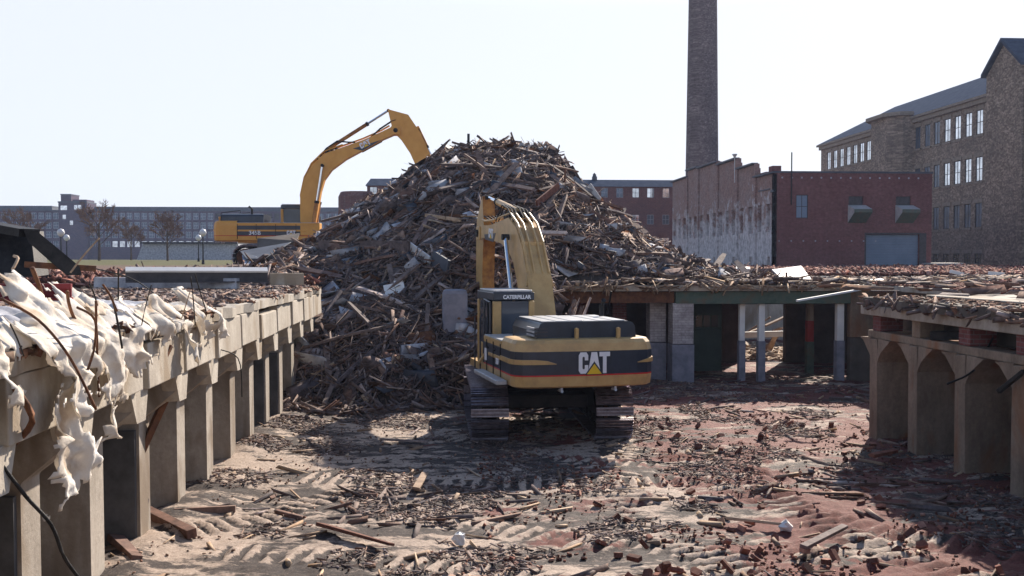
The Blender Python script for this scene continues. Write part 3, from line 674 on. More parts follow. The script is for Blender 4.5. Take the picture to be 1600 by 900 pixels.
def excavator(loc, rot, s, phi_boom, phi_stick, label, model, far=False):
    """s: size; phi: extra rotation (radians) of boom about its foot and of stick about its pin"""
    YE = 'cat_orange' if far else 'cat_yellow'
    root = empty('excavator', loc, rot[0], label, 'excavator')
    up = empty('upper_body', (0, 0, 0 if far else -.06), rot[1] - rot[0]); up.parent = root; up.scale = (.95, 1, 1)
    # undercarriage
    for sx in (-1, 1):
        cx = sx * 1.30; r = .52; hl = 1.95; b = MB()
        per = 4 * hl + 2 * math.pi * r; ns = 50
        for i in range(ns):
            d = per * i / ns
            if d < 2 * hl: y, z, an = -hl + d, 0.0 + .03, 0
            elif d < 2 * hl + math.pi * r: a = (d - 2 * hl) / r; y, z, an = hl + r * math.sin(a), r - r * math.cos(a) + .03, a
            elif d < 4 * hl + math.pi * r: y, z, an = hl - (d - 2 * hl - math.pi * r), 2 * r + .03, math.pi
            else: a = (d - 4 * hl - math.pi * r) / r; y, z, an = -hl - r * math.sin(a), r + r * math.cos(a) + .03, math.pi + a
            T = Matrix.Translation((cx, y, z + .02)) @ Matrix.Rotation(an, 4, 'X')
            b.box((-.39, -.088, -.02), (.39, .088, .02), 'track_steel', T)
            for gy in (-.07, 0, .07): b.box((-.385, gy - .008, -.075), (.385, gy + .008, -.018), 'grouser_steel', T)
            b.box((-.14, -.09, .02), (.14, .09, .09), 'dark_steel', T)
        tr = b.build('track', root)
        b = MB()
        for y in (-hl, hl): b.tube([(cx - .1, y, r + .05), (cx + .1, y, r + .05)], r - .12, 'rust' if y < 0 else 'dark_steel', 18)
        for k in range(7): b.tube([(cx - .16, -1.5 + k * .5, .2), (cx + .16, -1.5 + k * .5, .2)], .11, 'dark_steel', 12)
        b.box((cx - .12, -1.7, .25), (cx + .12, 1.7, .8), 'dark_steel'); b.build('roller_frame', tr)
    b = MB(); b.box((-1.15, -.7, .5), (1.15, .7, .95), 'dark_steel'); b.box((-.9, -1.3, .55), (.9, 1.3, .85), 'dark_steel'); b.lathe([(.75, .9), (.75, 1.22)], (0, 0, 0), 'dark_steel', 28)
    b.build('undercarriage', root, bevel=.03)
    # counterweight and side housings: one footprint, banded
    fp = [(-1.55, -2.3), (-1.55, -3.12), (-1.50, -3.28), (-1.36, -3.40), (-1.1, -3.45), (0, -3.50), (1.1, -3.45), (1.36, -3.40), (1.50, -3.28), (1.55, -3.12), (1.55, -2.3)]
    def ring(z, ins):
        o = []
        for x, y in fp: k = (1.55 - ins) / 1.55; o.append((x * k, y + ins if y < -2.31 else y, z))
        return o
    def bands(lv):
        b = MB()
        for (z0, i0), (z1, i1), mt in lv:
            A, B = ring(z0, i0), ring(z1, i1); n = len(A)
            b.add(A + B, [(i, (i + 1), n + i + 1, n + i) for i in range(n - 1)], mt)
        A = ring(lv[0][0][0], lv[0][0][1]); b.add(A, [tuple(range(len(A)))], lv[0][2])
        A = ring(lv[-1][1][0], lv[-1][1][1]); b.add(A, [tuple(range(len(A)))], lv[-1][2])
        return b
    CB = 'cat_orange' if far else 'black_paint'
    cw = bands([((1.33, .07), (1.36, .02), YE), ((1.36, .02), (1.56, 0), YE), ((1.56, 0), (1.59, 0), 'red_decal'), ((1.59, 0), (2.05, 0), CB), ((2.05, 0), (2.20, .03), YE), ((2.20, .03), (2.27, .08), YE), ((2.27, .08), (2.285, .16), YE)]).build('counterweight', up, smooth=False)
    # yellow flashes tapering over the black band
    for sx, path in ((-1, [(1.55, -2.32), (1.55, -3.12), (1.50, -3.28), (1.36, -3.40), (1.1, -3.45), (.85, -3.462), (.66, -3.471)]), (1, [(1.55, -2.32), (1.55, -3.12), (1.50, -3.28), (1.36, -3.40), (1.12, -3.449)])):
        b = MB(); vs = []; n = len(path)
        for i, (x, y) in enumerate(path):
            hgt = .095 if i < n - 2 else (.07 if i == n - 2 else .012)
            for off in (0, .022):
                k = 1 + off / 1.55
                for z in (1.80, 1.80 + hgt): vs.append((sx * x * k, y - (off if y < -3.2 else 0), z))
        fs = []
        for i in range(n - 1):
            o = i * 4; fs += [(o + 2, o + 3, o + 7, o + 6), (o, o + 2, o + 6, o + 4), (o + 1, o + 3, o + 7, o + 5)]
        fs.append((n * 4 - 4, n * 4 - 3, n * 4 - 1, n * 4 - 2)); b.add(vs, fs, YE); b.build('flash', cw)
    # side housings (doors)
    for sx in (-1, 1):
        b = MB(); y1 = 1.55 if (sx > 0) else -.62
        x0, x1 = (sx * 1.545, sx * .62)
        lo, hi = min(x0, x1), max(x0, x1)
        b.box((lo, -2.30, 1.36), (hi, y1, 1.56), YE)
        b.box((lo, -2.30, 1.562), (hi, y1, 1.588), 'red_decal'); b.box((lo, -2.30, 1.59), (hi, y1 - (.9 if sx > 0 else 0), 2.05), 'black_paint')
        if sx > 0: b.box((lo, y1 - .9, 1.59), (hi, y1, 2.05), YE)
        b.box((lo, -2.30, 2.052), (hi, y1, 2.18), YE); b.box((lo + .02, -2.30, 2.18), (hi, y1, 2.2), 'grey_paint')  # housing top's white lit look put into a paler grey sheet
        b.box((lo - .012 if sx < 0 else hi - .01, -2.28, 1.78), (lo + .01 if sx < 0 else hi + .012, y1 - .6 if sx > 0 else y1 - .5, 1.86), YE)
        so = b.build('side_housing', up, bevel=.012)
        xf = sx * 1.560
        rr = Matrix.Translation((xf, 0, 0)) @ (Matrix.Rotation(R(90), 4, 'Z') if sx > 0 else Matrix.Rotation(R(-90), 4, 'Z')) @ Matrix.Rotation(R(90), 4, 'X')
        if sx > 0:
            text_mesh(model, .27, 'white_decal', so, Matrix.Translation((0, -1.75, 1.62)) @ rr, .006, 'model_number', .006)
            cat_logo(so, lambda u, v, w_: Vector((xf + w_, .02 + u, 1.62 + v)), .20)
        else:
            text_mesh(model[:3], .17, 'white_decal', so, Matrix.Translation((-.004, -1.88, 1.68)) @ rr, .005, 'model_number', .006)
            b = MB(); b.box((-1.572, -1.0, 1.66), (-1.558, -.82, 1.92), 'white_decal'); b.build('warning_sticker', so)
    b = MB()
    for y in (-2.28, -1.62, -.98): b.box((-1.566, y - .012, 1.42), (-1.55, y + .012, 2.12), 'dark_steel')
    for y in (-2.28, -1.4, -.5, .45): b.box((1.55, y - .012, 1.42), (1.566, y + .012, 2.12), 'dark_steel')
    b.build('panel_seam', up)
    b = MB()
    for y in (-1.75, -1.1): b.box((-1.58, y - .05, 1.93), (-1.55, y + .05, 1.97), 'dark_steel')
    b.build('door_catch', up)
    b = MB()
    for x in (-.55, .62): b = MB(); b.tube([(x, -3.47, 1.33), (x, -3.5, 1.27), (x, -3.3, 1.27)], .03, 'grey_paint', 8); b.build('tow_eye', up)
    b = MB(); b.tube([(-1.45, -2.2, 2.2), (-1.45, -2.2, 2.55), (-1.45, -1.1, 2.55), (-1.45, -1.1, 2.2)], .016, 'dark_steel', 6); b.build('handrail', up) if far else None
    # catwalk along the cab side
    b = MB(); b.bar((-1.68, -2.9, 1.40), (-1.68, -.7, 1.40), .24, .09, 'grey_paint'); b.build('side_step', up, bevel=.02)
    # deck and hood
    b = MB(); b.box((-1.3, -2.3, 1.25), (1.3, 2.0, 1.42), YE); b.box((-1.0, -1.2, 1.4), (1.0, 1.2, 2.1), 'dark_steel'); b.build('main_frame', up)
    hp = [(-.98, 2.20), (-.98, 2.42), (-.90, 2.58), (-.82, 2.61), (1.04, 2.61), (1.14, 2.58), (1.19, 2.50), (1.22, 2.20)]
    b = MB(); b.prism([(x, z) for x, z in hp], lambda u, v, w_: Vector((u, -3.12 + w_, v)), 2.0, 'black_paint', 'black_paint'); hd = b.build('engine_hood', up, bevel=.04)
    b = MB()
    for k in range(6): b.box((-.86 + .31 * k, -3.08, 2.606), (-.58 + .31 * k, -1.2, 2.625 + .004 * (k % 3)), 'grey_paint')
    b.build('hood_panel', hd, bevel=.01)
    b = MB()
    for k in range(4): b.box((-1.035, -3.05, 2.25 + k * .07), (-1.0, -2.5, 2.285 + k * .07), 'frame_pale')
    for k in range(4): b.box((-1.03, -3.13, 2.25 + k * .07), (-.75, -3.10, 2.285 + k * .07), 'frame_dark')
    b.build('louvre', hd)
    for x in (-.16, .76):
        b = MB(); b.box((x - .035, -3.30, 2.25), (x + .035, -3.22, 2.46), YE); b.tube([(x, -3.31, 2.46), (x, -3.21, 2.46)], .036, YE, 12); b.build('lifting_eye', up)
    b = MB(); b.tube([(.95, -1.7, 2.6), (.95, -1.7, 2.85), (.95, -1.85, 2.98)], .055, 'dark_steel', 10); b.build('exhaust', up)
    if far:
        b = MB()
        for x in (-1.2, 1.2): b.tube([(x, -3.1, 2.2), (x, -3.1, 2.66), (x, -2.2, 2.78), (x, -2.2, 2.66)], .02, 'dark_steel', 6)
        b.build('handrail', up)
    # cab
    cab = empty('cab', (0, 0, 0)); cab.parent = up
    x0, x1, y0, y1, z0, z1 = -1.30, -.30, -.55, 1.15, 1.42, 3.12
    b = MB()
    for (cx, cy) in ((x0, y0), (x1 - .13, y0), (x0, y1 - .1), (x1 - .1, y1 - .1)): b.box((cx, cy, z0), (cx + (.2 if cx == x0 and cy == y0 else .13), cy + .12, z1 - .2), YE)
    b.box((x0, y0, z1 - .18), (x1, y1, z1), 'black_paint'); b.box((x0 + .05, y0 + .04, z1 + .002), (x1 - .04, y1 - .04, z1 + .05), 'grey_paint')
    b.box((x0 + .14, y0 + .01, z0), (x1 - .1, y0 + .07, z0 + .58), 'black_paint'); b.box((x0 + .02, y0 + .2, z0), (x0 + .06, y1 - .1, z0 + .5), YE); b.box((x1 - .08, y0 + .12, z0), (x1 - .02, y1 - .1, z0 + .6), YE)
    co = b.build('cab_shell', cab, bevel=.02)
    b = MB(); b.box((x0 + .205, y0 + .03, z0 + .60), (x1 - .135, y0 + .05, z1 - .2), 'cab_glass'); b.build('rear_window', cab)
    b = MB(); b.box((x1 - .06, y0 + .14, z0 + .62), (x1 - .04, y1 - .12, z1 - .2), 'cab_glass'); b.box((x0 + .13, y1 - .05, z0 + .3), (x1 - .11, y1 - .03, z1 - .2), 'cab_glass'); b.build('cab_window', cab)
    b = MB(); b.box((x0 + .03, y0 + .75, z0 + .5), (x0 + .05, y1 - .12, z1 - .2), 'cab_glass'); b.build('cab_window', cab)
    b = MB(); b.box((-1.2, .0, 1.42), (-.8, .5, 1.95), 'dark_steel'); b.box((-1.2, -.1, 1.95), (-.8, .05, 2.6), 'dark_steel'); b.build('operator_seat', cab, bevel=.05)
    b = MB()   # open door folded back, with rails
    b.tube([(x0 - .05, y0 + .1, 1.5), (x0 - .05, y0 + .1, 2.9), (x0 - .05, y0 + .7, 2.95), (x0 - .05, y0 + .75, 1.5)], .03, 'black_paint', 8)
    b.tube([(x0 - .12, .3, 1.3), (x0 - .12, .3, 2.5), (x0 - .05, .35, 2.6)], .02, 'black_paint', 6); b.tube([(x0 - .12, .9, 1.3), (x0 - .12, .9, 2.5)], .02, 'black_paint', 6)
    b.box((x0 - .06, y0 + .12, 1.5), (x0 - .035, y0 + .7, 2.15), 'black_paint'); b.build('cab_door', cab)
    b = MB(); b.tube([(x0 - .03, y0 + .02, 2.15), (x0 - .1, y0 - .02, 1.9), (x0 - .32, y0 + .1, 1.55)], .035, YE, 8); b.build('grab_rail', cab)
    if not far:
        text_mesh('CATERPILLAR', .118, 'white_decal', cab, Matrix.Translation((x0 + .24, y0 - .003, z1 - .145)) @ Matrix.Rotation(R(90), 4, 'X'), .004, 'maker_name', .004, .93)
    # boom: side profile measured in metres from the foot pin
    k = .009525
    raw = [(545, 700), (545, 640), (545, 560), (570, 460), (610, 385), (680, 320), (790, 280), (900, 240), (1000, 195), (1060, 165), (1098, 162), (1110, 185), (1075, 207), (1000, 240), (900, 295), (800, 350), (720, 410), (680, 465), (660, 530), (640, 640), (620, 740), (585, 760)]
    FY, FZ = (.85 if far else .55), 1.95
    def bp(px, py, ph=phi_boom):
        y, z = (px - 585) * k * s, (740 - py) * k * s
        return (FY + y * math.cos(ph) - z * math.sin(ph), FZ + y * math.sin(ph) + z * math.cos(ph))
    bw = .70 * s; BX = .22
    b = MB(); b.prism([bp(*q) for q in raw], lambda u, v, w_: Vector((-bw / 2 + w_ + BX, u, v)), bw, YE); boom = b.build('boom', up, bevel=.03)
    # hydraulic pipes along the boom's back
    out = [(560, 600), (553, 560), (575, 458), (614, 382), (682, 315), (790, 274), (900, 234), (1000, 189), (1050, 160)]
    b = MB()
    for dx in (-.26, -.11, .11, .27):
        b.tube([Vector((BX + dx + (dx * .3 if i == 0 else 0), *bp(px - 7, py - 7))) for i, (px, py) in enumerate(out[:(9 if dx < 0 else 6)])], .032, YE, 8)
    for (px, py) in ((573, 458), (650, 345)):
        c = bp(px, py - 4); T = Matrix.Translation((BX, *c)); b.box((-.3, -.05, -.04), (.3, .05, .04), YE, T)
    b.build('hydraulic_pipe', boom)
    b = MB()
    for (px, py) in ((690, 312), (720, 300), (745, 290), (700, 300)):
        c = bp(px, py); b.box((-.28, -.05, -.05), (.28, .06, .08), 'dark_steel', Matrix.Translation((BX, *c)))
    for dx in (-.28, -.2, -.1, .04, .14, .24):
        hk = .1 * abs(math.sin(dx * 40)); pts = [Vector((BX + dx, *bp(q[0], q[1]))) for q in ((640, 350), (690, 290 - 60 * hk), (750, 255 - 120 * hk), (810, 255 - 60 * hk), (850, 250))]; b.tube(pts, .022, 'dark_steel', 6)
    b.build('hose_cluster', boom)
    b = MB()
    for dx in (-.16, -.04, .08, .2):
        pts = [Vector((BX + dx, *bp(*q))) for q in ((940, 222), (990, 175), (1050, 135), (1080, 125))] ; b.tube(pts, .02, 'dark_steel', 6)
    b.build('stick_hose', boom)
    # logo patches on both boom sides
    for sx in (-1, 1):
        b = MB(); xx = BX + sx * (bw / 2 + .002)
        b.prism([bp(*q) for q in ((840, 290), (1000, 240), (895, 302))] if sx > 0 else [bp(*q) for q in ((850, 292), (1005, 225), (1000, 245), (890, 305))], lambda u, v, w_: Vector((xx + sx * w_, u, v)), .006, 'black_paint'); pt = b.build('logo_patch', boom)
        o_ = Vector((0, *bp(888, 292))); e1 = Vector((0, *bp(945, 262))) - o_; e1.normalize(); e2 = Vector((0, -e1.z, e1.y))
        if sx < 0: o_ = Vector((0, *bp(945, 264))); e1 = -e1
        o_.x = xx + sx * .006
        cat_logo(pt, lambda u, v, w_: o_ + e1 * u + e2 * v + Vector((sx * w_, 0, 0)), .27 if far else .26)
    # stick
    HY, HZ = bp(1080, 186)
    sraw = [(1035, 65), (1150, 95), (1215, 190), (1290, 350), (1330, 440), (1400, 570), (1365, 585), (1290, 500), (1240, 430), (1200, 400), (1160, 310), (1110, 235), (1065, 190), (1050, 130)]
    def sp_(px, py):
        y, z = (px - 1080) * k * s, (186 - py) * k * s; a = phi_stick
        return (HY + y * math.cos(a) - z * math.sin(a), HZ + y * math.sin(a) + z * math.cos(a))
    sw = .42 * s
    b = MB(); b.prism([sp_(*q) for q in sraw], lambda u, v, w_: Vector((BX - sw / 2 + w_, u, v)), sw, YE, YE if far else 'cat_dirty'); stick = b.build('stick', up, bevel=.025)  # near stick's narrow faces browner: rust and shade both put into colour
    b = MB()
    for sx in (-1, 1): b.box((BX + sx * (bw / 2 + .02) - .03, HY - .22, HZ - .2), (BX + sx * (bw / 2 + .02) + .03, HY + .22, HZ + .2), YE)
    b.tube([(BX - bw / 2 - .1, HY, HZ), (BX + bw / 2 + .1, HY, HZ)], .11, 'dark_steel', 14); b.build('pivot_pin', boom, bevel=.02)
    def cyl(p, q, r, frac, name, xs=(0,)):
        for dx in xs:
            b = MB(); P0 = Vector((BX + dx, *p)); Q0 = Vector((BX + dx, *q)); m = P0.lerp(Q0, frac)
            b.tube([P0, m], r, YE if not far else 'cat_dirty', 12); b.tube([m - (m - P0).normalized() * .12, m], r * 1.2, 'dark_steel', 12)
            b.tube([P0 - Vector((.12, 0, 0)), P0 + Vector((.12, 0, 0))], r * .9, YE, 10)
            o = b.build(name, up, smooth=False); c = MB(); c.tube([m, Q0], r * .58, 'chrome', 12); c.tube([Q0 - Vector((.1, 0, 0)), Q0 + Vector((.1, 0, 0))], r * .8, 'dark_steel', 10); c.build('piston_rod', o)
    cyl(bp(705, 285), sp_(1038, 70), .10 * s, .66, 'stick_cylinder')
    cyl((1.05, 1.45), bp(672, 388), .11 * s, .52, 'boom_cylinder', (-.47, .47))
    cyl(sp_(1205, 165), sp_(1305, 375), .085 * s, .55, 'bucket_cylinder')
    # bucket
    b = MB(); c = sp_(1385, 585)
    bprof = [(0, .1), (.5, .15), (.62, -.3), (.4, -.85), (-.1, -1.1), (-.5, -.95), (-.35, -.7), (.1, -.75), (.25, -.3), (0, -.15)]
    b.prism([(c[0] + u * s, c[1] + v * s) for u, v in bprof], lambda u, v, w_: Vector((BX - .65 * s + w_, u, v)), 1.3 * s, 'dark_steel')
    for i in range(5): b.bar((BX - .55 * s + i * .275 * s, c[0] - .45 * s, c[1] - .9 * s), (BX - .55 * s + i * .275 * s, c[0] - .78 * s, c[1] - .8 * s), .1, .07, 'dark_steel')
    b.build('bucket', up)
    if not far: return up
    b = MB(); b.tube([(-1.5, 1.1, 2.2), (-1.75, 1.2, 2.3), (-1.78, 1.2, 2.6)], .015, 'dark_steel', 6); b.box((-1.86, 1.17, 2.3), (-1.70, 1.21, 2.62), 'dark_steel'); b.build('mirror', up)
    return up
near_up = excavator((2.12, 22.85, .0), (R(0.8), R(10.2)), .90, R(-23.5), R(-27), 'yellow excavator standing on the pit floor with its counterweight towards the viewer', '330')
# logo on the counterweight of the near machine
cwn = [o for o in near_up.children if o.name.startswith('counterweight')][0]
ang = math.atan2(.05, 1.1); e1 = Vector((math.cos(ang), math.sin(ang), 0)); nn = Vector((math.sin(ang), -math.cos(ang), 0)); o0 = Vector((-.20, -3.502, 1.61)); e1 = Vector((1, 0, 0)).lerp(e1, .9).normalized()
cat_logo(cwn, lambda u, v, w_: o0 + e1 * u + Vector((0, 0, v)) + nn * (w_ + .012), .42, .80)
pf = P(341, 380, 55)
far_root_x = pf.x + 3.5 * 1.12
far_up = excavator((far_root_x, 55, 3.27), (R(-90), R(-90)), .90, 0.0, 0.0, 'orange yellow excavator with raised boom reaching over the heap', '345B', far=True)

far_up.parent.scale = (1.12, 1.12, 1.12)
# ------------------------------------------------------------------ walls with openings
def wall_mesh(b, org, ud, width, height, holes, th, mat, topf=None, nd=None):
    """org corner, ud unit vector along, holes [(u0,v0,u1,v1)]; real openings with reveals. nd: inward direction"""
    org = Vector(org); ud = Vector(ud); nd = Vector(nd)
    us = sorted(set([0, width] + [x for h in holes for x in (h[0], h[2])] + ([t for t, _ in topf] if topf else [])))
    vs_ = sorted(set([0, height] + [x for h in holes for x in (h[1], h[3])]))
    def solid(i, j):
        if i < 0 or j < 0 or i >= len(us) - 1 or j >= len(vs_) - 1: return False
        u, v = (us[i] + us[i + 1]) / 2, (vs_[j] + vs_[j + 1]) / 2
        return not any(h[0] < u < h[2] and h[1] < v < h[3] for h in holes)
    def pt(u, v, w_): return org + ud * u + Vector((0, 0, v)) + nd * w_
    for i in range(len(us) - 1):
        for j in range(len(vs_) - 1):
            if not solid(i, j): continue
            u0, u1, v0, v1 = us[i], us[i + 1], vs_[j], vs_[j + 1]
            b.add([pt(u0, v0, 0), pt(u1, v0, 0), pt(u1, v1, 0), pt(u0, v1, 0), pt(u0, v0, th), pt(u1, v0, th), pt(u1, v1, th), pt(u0, v1, th)], [(0, 1, 2, 3), (7, 6, 5, 4)], mat)
            for (di, dj, q) in ((-1, 0, (0, 3, 7, 4)), (1, 0, (1, 5, 6, 2)), (0, -1, (0, 4, 5, 1)), (0, 1, (3, 2, 6, 7))):
                if not solid(i + di, j + dj): b.add([pt(u0, v0, 0), pt(u1, v0, 0), pt(u1, v1, 0), pt(u0, v1, 0), pt(u0, v0, th), pt(u1, v0, th), pt(u1, v1, th), pt(u0, v1, th)], [q], mat)
def window(parent, cen, ud, nd, w_, h, glassm, framem, cols=1, rows=2, inset=.06, th=.05, tilt=0.0):
    """a sash window in an opening: frame (mesh) with the pane as its child"""
    cen, ud, nd = Vector(cen), Vector(ud), Vector(nd); c = cen + nd * inset
    b = MB(); z = Vector((0, 0, 1))
    def bar(u0, v0, u1, v1):
        vs = []
        for d in (0, th):
            for u, v in ((u0, v0), (u1, v0), (u1, v1), (u0, v1)): vs.append(ud * u + z * v + nd * d)
        b.add(vs, [(0, 1, 2, 3), (7, 6, 5, 4), (0, 4, 5, 1), (1, 5, 6, 2), (2, 6, 7, 3), (3, 7, 4, 0)], framem)
    f = max(.05, w_ * .055)
    bar(-w_ / 2, -h / 2, -w_ / 2 + f, h / 2); bar(w_ / 2 - f, -h / 2, w_ / 2, h / 2); bar(-w_ / 2, h / 2 - f, w_ / 2, h / 2); bar(-w_ / 2, -h / 2, w_ / 2, -h / 2 + f)
    for i in range(1, cols): u = -w_ / 2 + w_ * i / cols; bar(u - f / 2.5, -h / 2, u + f / 2.5, h / 2)
    for j in range(1, rows): v = -h / 2 + h * j / rows; bar(-w_ / 2, v - f / 2.5, w_ / 2, v + f / 2.5)
    o = b.build('window', parent); o.location = c
    g = MB(); dd = nd * (th * .5); vs = [ud * (-w_ / 2) + z * (-h / 2) + dd, ud * (w_ / 2) + z * (-h / 2) + dd + nd * tilt, ud * (w_ / 2) + z * (h / 2) + dd + nd * tilt, ud * (-w_ / 2) + z * (h / 2) + dd]
    g.add(vs, [(0, 1, 2, 3)], glassm); g.build('pane', o)
    return o
def win_copy(src, loc, glassm=None):
    c = src.copy(); COL.objects.link(c); c.location = loc
    for ch in src.children:
        d = ch.copy(); COL.objects.link(d); d.parent = c
        if glassm: d.data = d.data.copy(); d.data.materials[0] = M[glassm]
    return c

# --- ruined red brick building
def red_building():
    y0, y1 = 75.0, 109.0; x0 = P(1208, 405, y0).x; x1 = P(1455, 405, y0).x; g = 2.9
    def hy(py, Y=y0): return P(1208, py, Y).z
    root = empty('brick_building', (x0, y0, g), 0, 'red brick building with blue roller door and whitewashed ruined side wall', 'building')
    O = Vector((x0, y0, g))
    W = x1 - x0; H = hy(270) - g
    def U(px): return P(px, 405, y0).x - x0
    V = lambda py: hy(py) - g
    win = (U(1243), V(341), U(1262), V(304)); d1 = (U(1353), 0, U(1436), V(366)); v1 = (U(1325), V(343), U(1348), V(306)); v2 = (U(1399), V(343), U(1422), V(306))
    b = MB(); wall_mesh(b, (0, 0, 0), (1, 0, 0), W, H, [win, d1, v1, v2], .4, 'brick', nd=(0, 1, 0)); b.build('front_wall', root)
    b = MB(); b.box((-.05, -.06, H), (W + .05, .45, H + .14), 'slate'); b.build('coping', root)
    window(root, ((win[0] + win[2]) / 2, 0, (win[1] + win[3]) / 2), (1, 0, 0), (0, 1, 0), win[2] - win[0] - .02, win[3] - win[1] - .02, 'blue_door', 'frame_dark', 2, 2)
    b = MB()
    n = 22
    for i in range(n): b.box((d1[0], .22 + .03 * (i % 2), d1[3] * i / n), (d1[2], .30, d1[3] * (i + 1) / n - .01), 'blue_door')
    b.build('roller_door', root)
    b = MB(); b.box((d1[0] - .12, -.03, 0), (d1[0] - .01, .1, d1[3] + .1), 'frame_dark'); b.box((d1[2] + .01, -.03, 0), (d1[2] + .55, .1, d1[3] + .1), 'frame_dark'); b.box((d1[0] - .1, -.035, d1[3] + .01), (d1[2] + .1, .1, d1[3] + .13), 'frame_dark'); b.build('door_frame', root)
    for v in (v1, v2):
        b = MB(); b.box((v[0] + .003, .15, v[1]), (v[2] - .003, .3, v[3]), 'frame_dark'); lv = b.build('louvre', root)
        b = MB(); xa, xb = v[0] - .05, v[2] + .2; zt = v[1] + (v[3] - v[1]) * .62; zb = v[1] - .25
        # hanging hood: side cheek, sloping top and grey-green face
        b.add([(xa, -.003, zt), (xb, -.003, zt), (xb + .1, -1.0, zt - .35), (xa + .1, -1.0, zt - .35)], [(0, 1, 2, 3)], 'grey_paint')
        b.add([(xa, -.003, zt), (xa + .1, -1.0, zt - .35), (xa + .1, -1.0, zt - .6), (xa, -.003, zb)], [(0, 1, 2, 3)], 'grey_paint')
        b.add([(xb, -.003, zt), (xb + .1, -1.0, zt - .35), (xb + .1, -1.0, zt - .6), (xb, -.003, zb)], [(0, 1, 2, 3)], 'green_beam')
        b.add([(xa + .1, -1.0, zt - .35), (xb + .1, -1.0, zt - .35), (xb + .1, -1.0, zt - .6), (xa + .1, -1.0, zt - .6)], [(0, 1, 2, 3)], 'green_beam')
        b.add([(xa + .1, -1.0, zt - .6), (xb + .1, -1.0, zt - .6), (xb, -.003, zb), (xa, -.003, zb)], [(0, 1, 2, 3)], 'green_beam')
        b.build('vent_hood', root)
    # iron tie plates
    b = MB()
    for i in range(15): b.box((.6 + i * (W - 1) / 15, -.03, H - .42), (.72 + i * (W - 1) / 15, -.001, H - .30), 'frame_pale')
    for i in range(9): b.box((.4 + i * .95, -.03, 2.25), (.50 + i * .95, -.001, 2.35), 'frame_pale')
    b.build('tie_plate', root)
    # blocked recesses low in the front wall
    # side wall, stepped parapets; window recesses
    Dn = y1 - y0; ks = []
    def vy(px, Xw=x0): return PX(px, 405, Xw).y - y0
    def zz(px, py): return PX(px, py, x0).z - g
    segs = [(1208, 1180, 272, 278), (1180, 1152, 258, 265), (1152, 1122, 250, 258), (1122, 1092, 256, 262), (1092, 1075, 264, 266), (1075, 1050, 280, 284)]
    b = MB(); prev = 0
    holes = []
    rr = random.Random(5)
    for k, (pa, pb, ta, tb) in enumerate(segs):
        u0, u1 = prev, min(vy(pb), Dn); prev = u1
        hh = zz((pa + pb) / 2, (ta + tb) / 2)
        hl = []
        nW = max(1, int((u1 - u0) / 2.0)); 
        for i in range(nW):
            uc = u0 + (u1 - u0) * (i + .5) / nW; wv = .95 if i % 2 else 1.2
            if 2.7 < hh: hl.append((uc - u0 - wv / 2, 3.0 + .1 * (i % 2), uc - u0 + wv / 2, 5.2))
            if i % 2 == 0: hl.append((uc - u0 - .35, 0, uc - u0 + .35, 1.1))
        b2 = MB(); wall_mesh(b2, (-.02 * k, u0, 0), (0, 1, 0), u1 - u0, hh, hl, .25, 'brick_ruin', nd=(1, 0, 0)); b2.box((.255 - .02 * k, u0 + .01, 0), (.4, u1 - .01, hh - .3), 'brick_ruin'); b2.build('side_wall', root)
        b3 = MB(); b3.bar((-.06 - .02 * k, u0, hh + .08), (-.06 - .02 * k, u1, hh + .08), .5, .12, 'slate'); b3.build('coping', root)
        if k: b4 = MB(); b4.box((-.14 - .02 * k, u0 - .35, 0), (.2, u0 - .003, hh + .04), 'brick_ruin'); b4.build('pilaster', root)
    b = MB(); b.box((-.08, .8, V(295)), (-.03, 3.6, V(293)), 'slate'); b.box((-.07, -.05, V(300)), (-.001, .6, V(296)), 'slate'); b.build('string_course', root)
    # rest of the block and roof
    b = MB(); b.box((.45, .45, H - .5), (W, Dn, H - .3), 'slate'); b.box((W - .4, .4, 0), (W, Dn, H), 'brick'); b.box((.3, Dn, 0), (W, Dn + .4, H), 'brick'); b.build('roof', root)
    # stack and pipe
    b = MB(); zs = H; b.box((U(1226), 3, zs - .3), (U(1240), 4, V(253)), 'brick'); b.box((U(1215), 2.9, zs - .3), (U(1255), 5, V(263)), 'brick'); b.build('roof_stack', root)
    b = MB(); b.tube([(U(1235), -.12, V(320)), (U(1235), -.12, V(238))], .05, 'dark_steel', 8); b.build('vent_pipe', root)
    b = MB(); b.tube([(U(1182), 6, zs - .3), (U(1182), 6, V(232))], .035, 'grey_paint', 6); b.lathe([(.05, 0), (.22, .25), (.2, .3)], (U(1182), 6, V(234)), 'grey_paint', 12); b.build('roof_antenna', root)  # antenna pole with a small dish
    b = MB(); b.box((W - 2.3 - 0, -.8, 0), (W - 2.2, -.7, .1), 'brick')
red_building()
# --- chimney
c = P(1096, 405, 118)
b = MB(); b.lathe([(2.05, 0), (1.92, 13), (1.62, 36), (1.52, 43), (1.7, 43.4), (1.7, 44.4), (1.5, 44.6)], (0, 0, 0), 'chimney_brick', 40)
o = b.build('chimney_stack', smooth=False); o.location = (c.x, 118, 3.0); tag(o, 'tall round sooty brick factory chimney behind the red brick building', 'chimney')

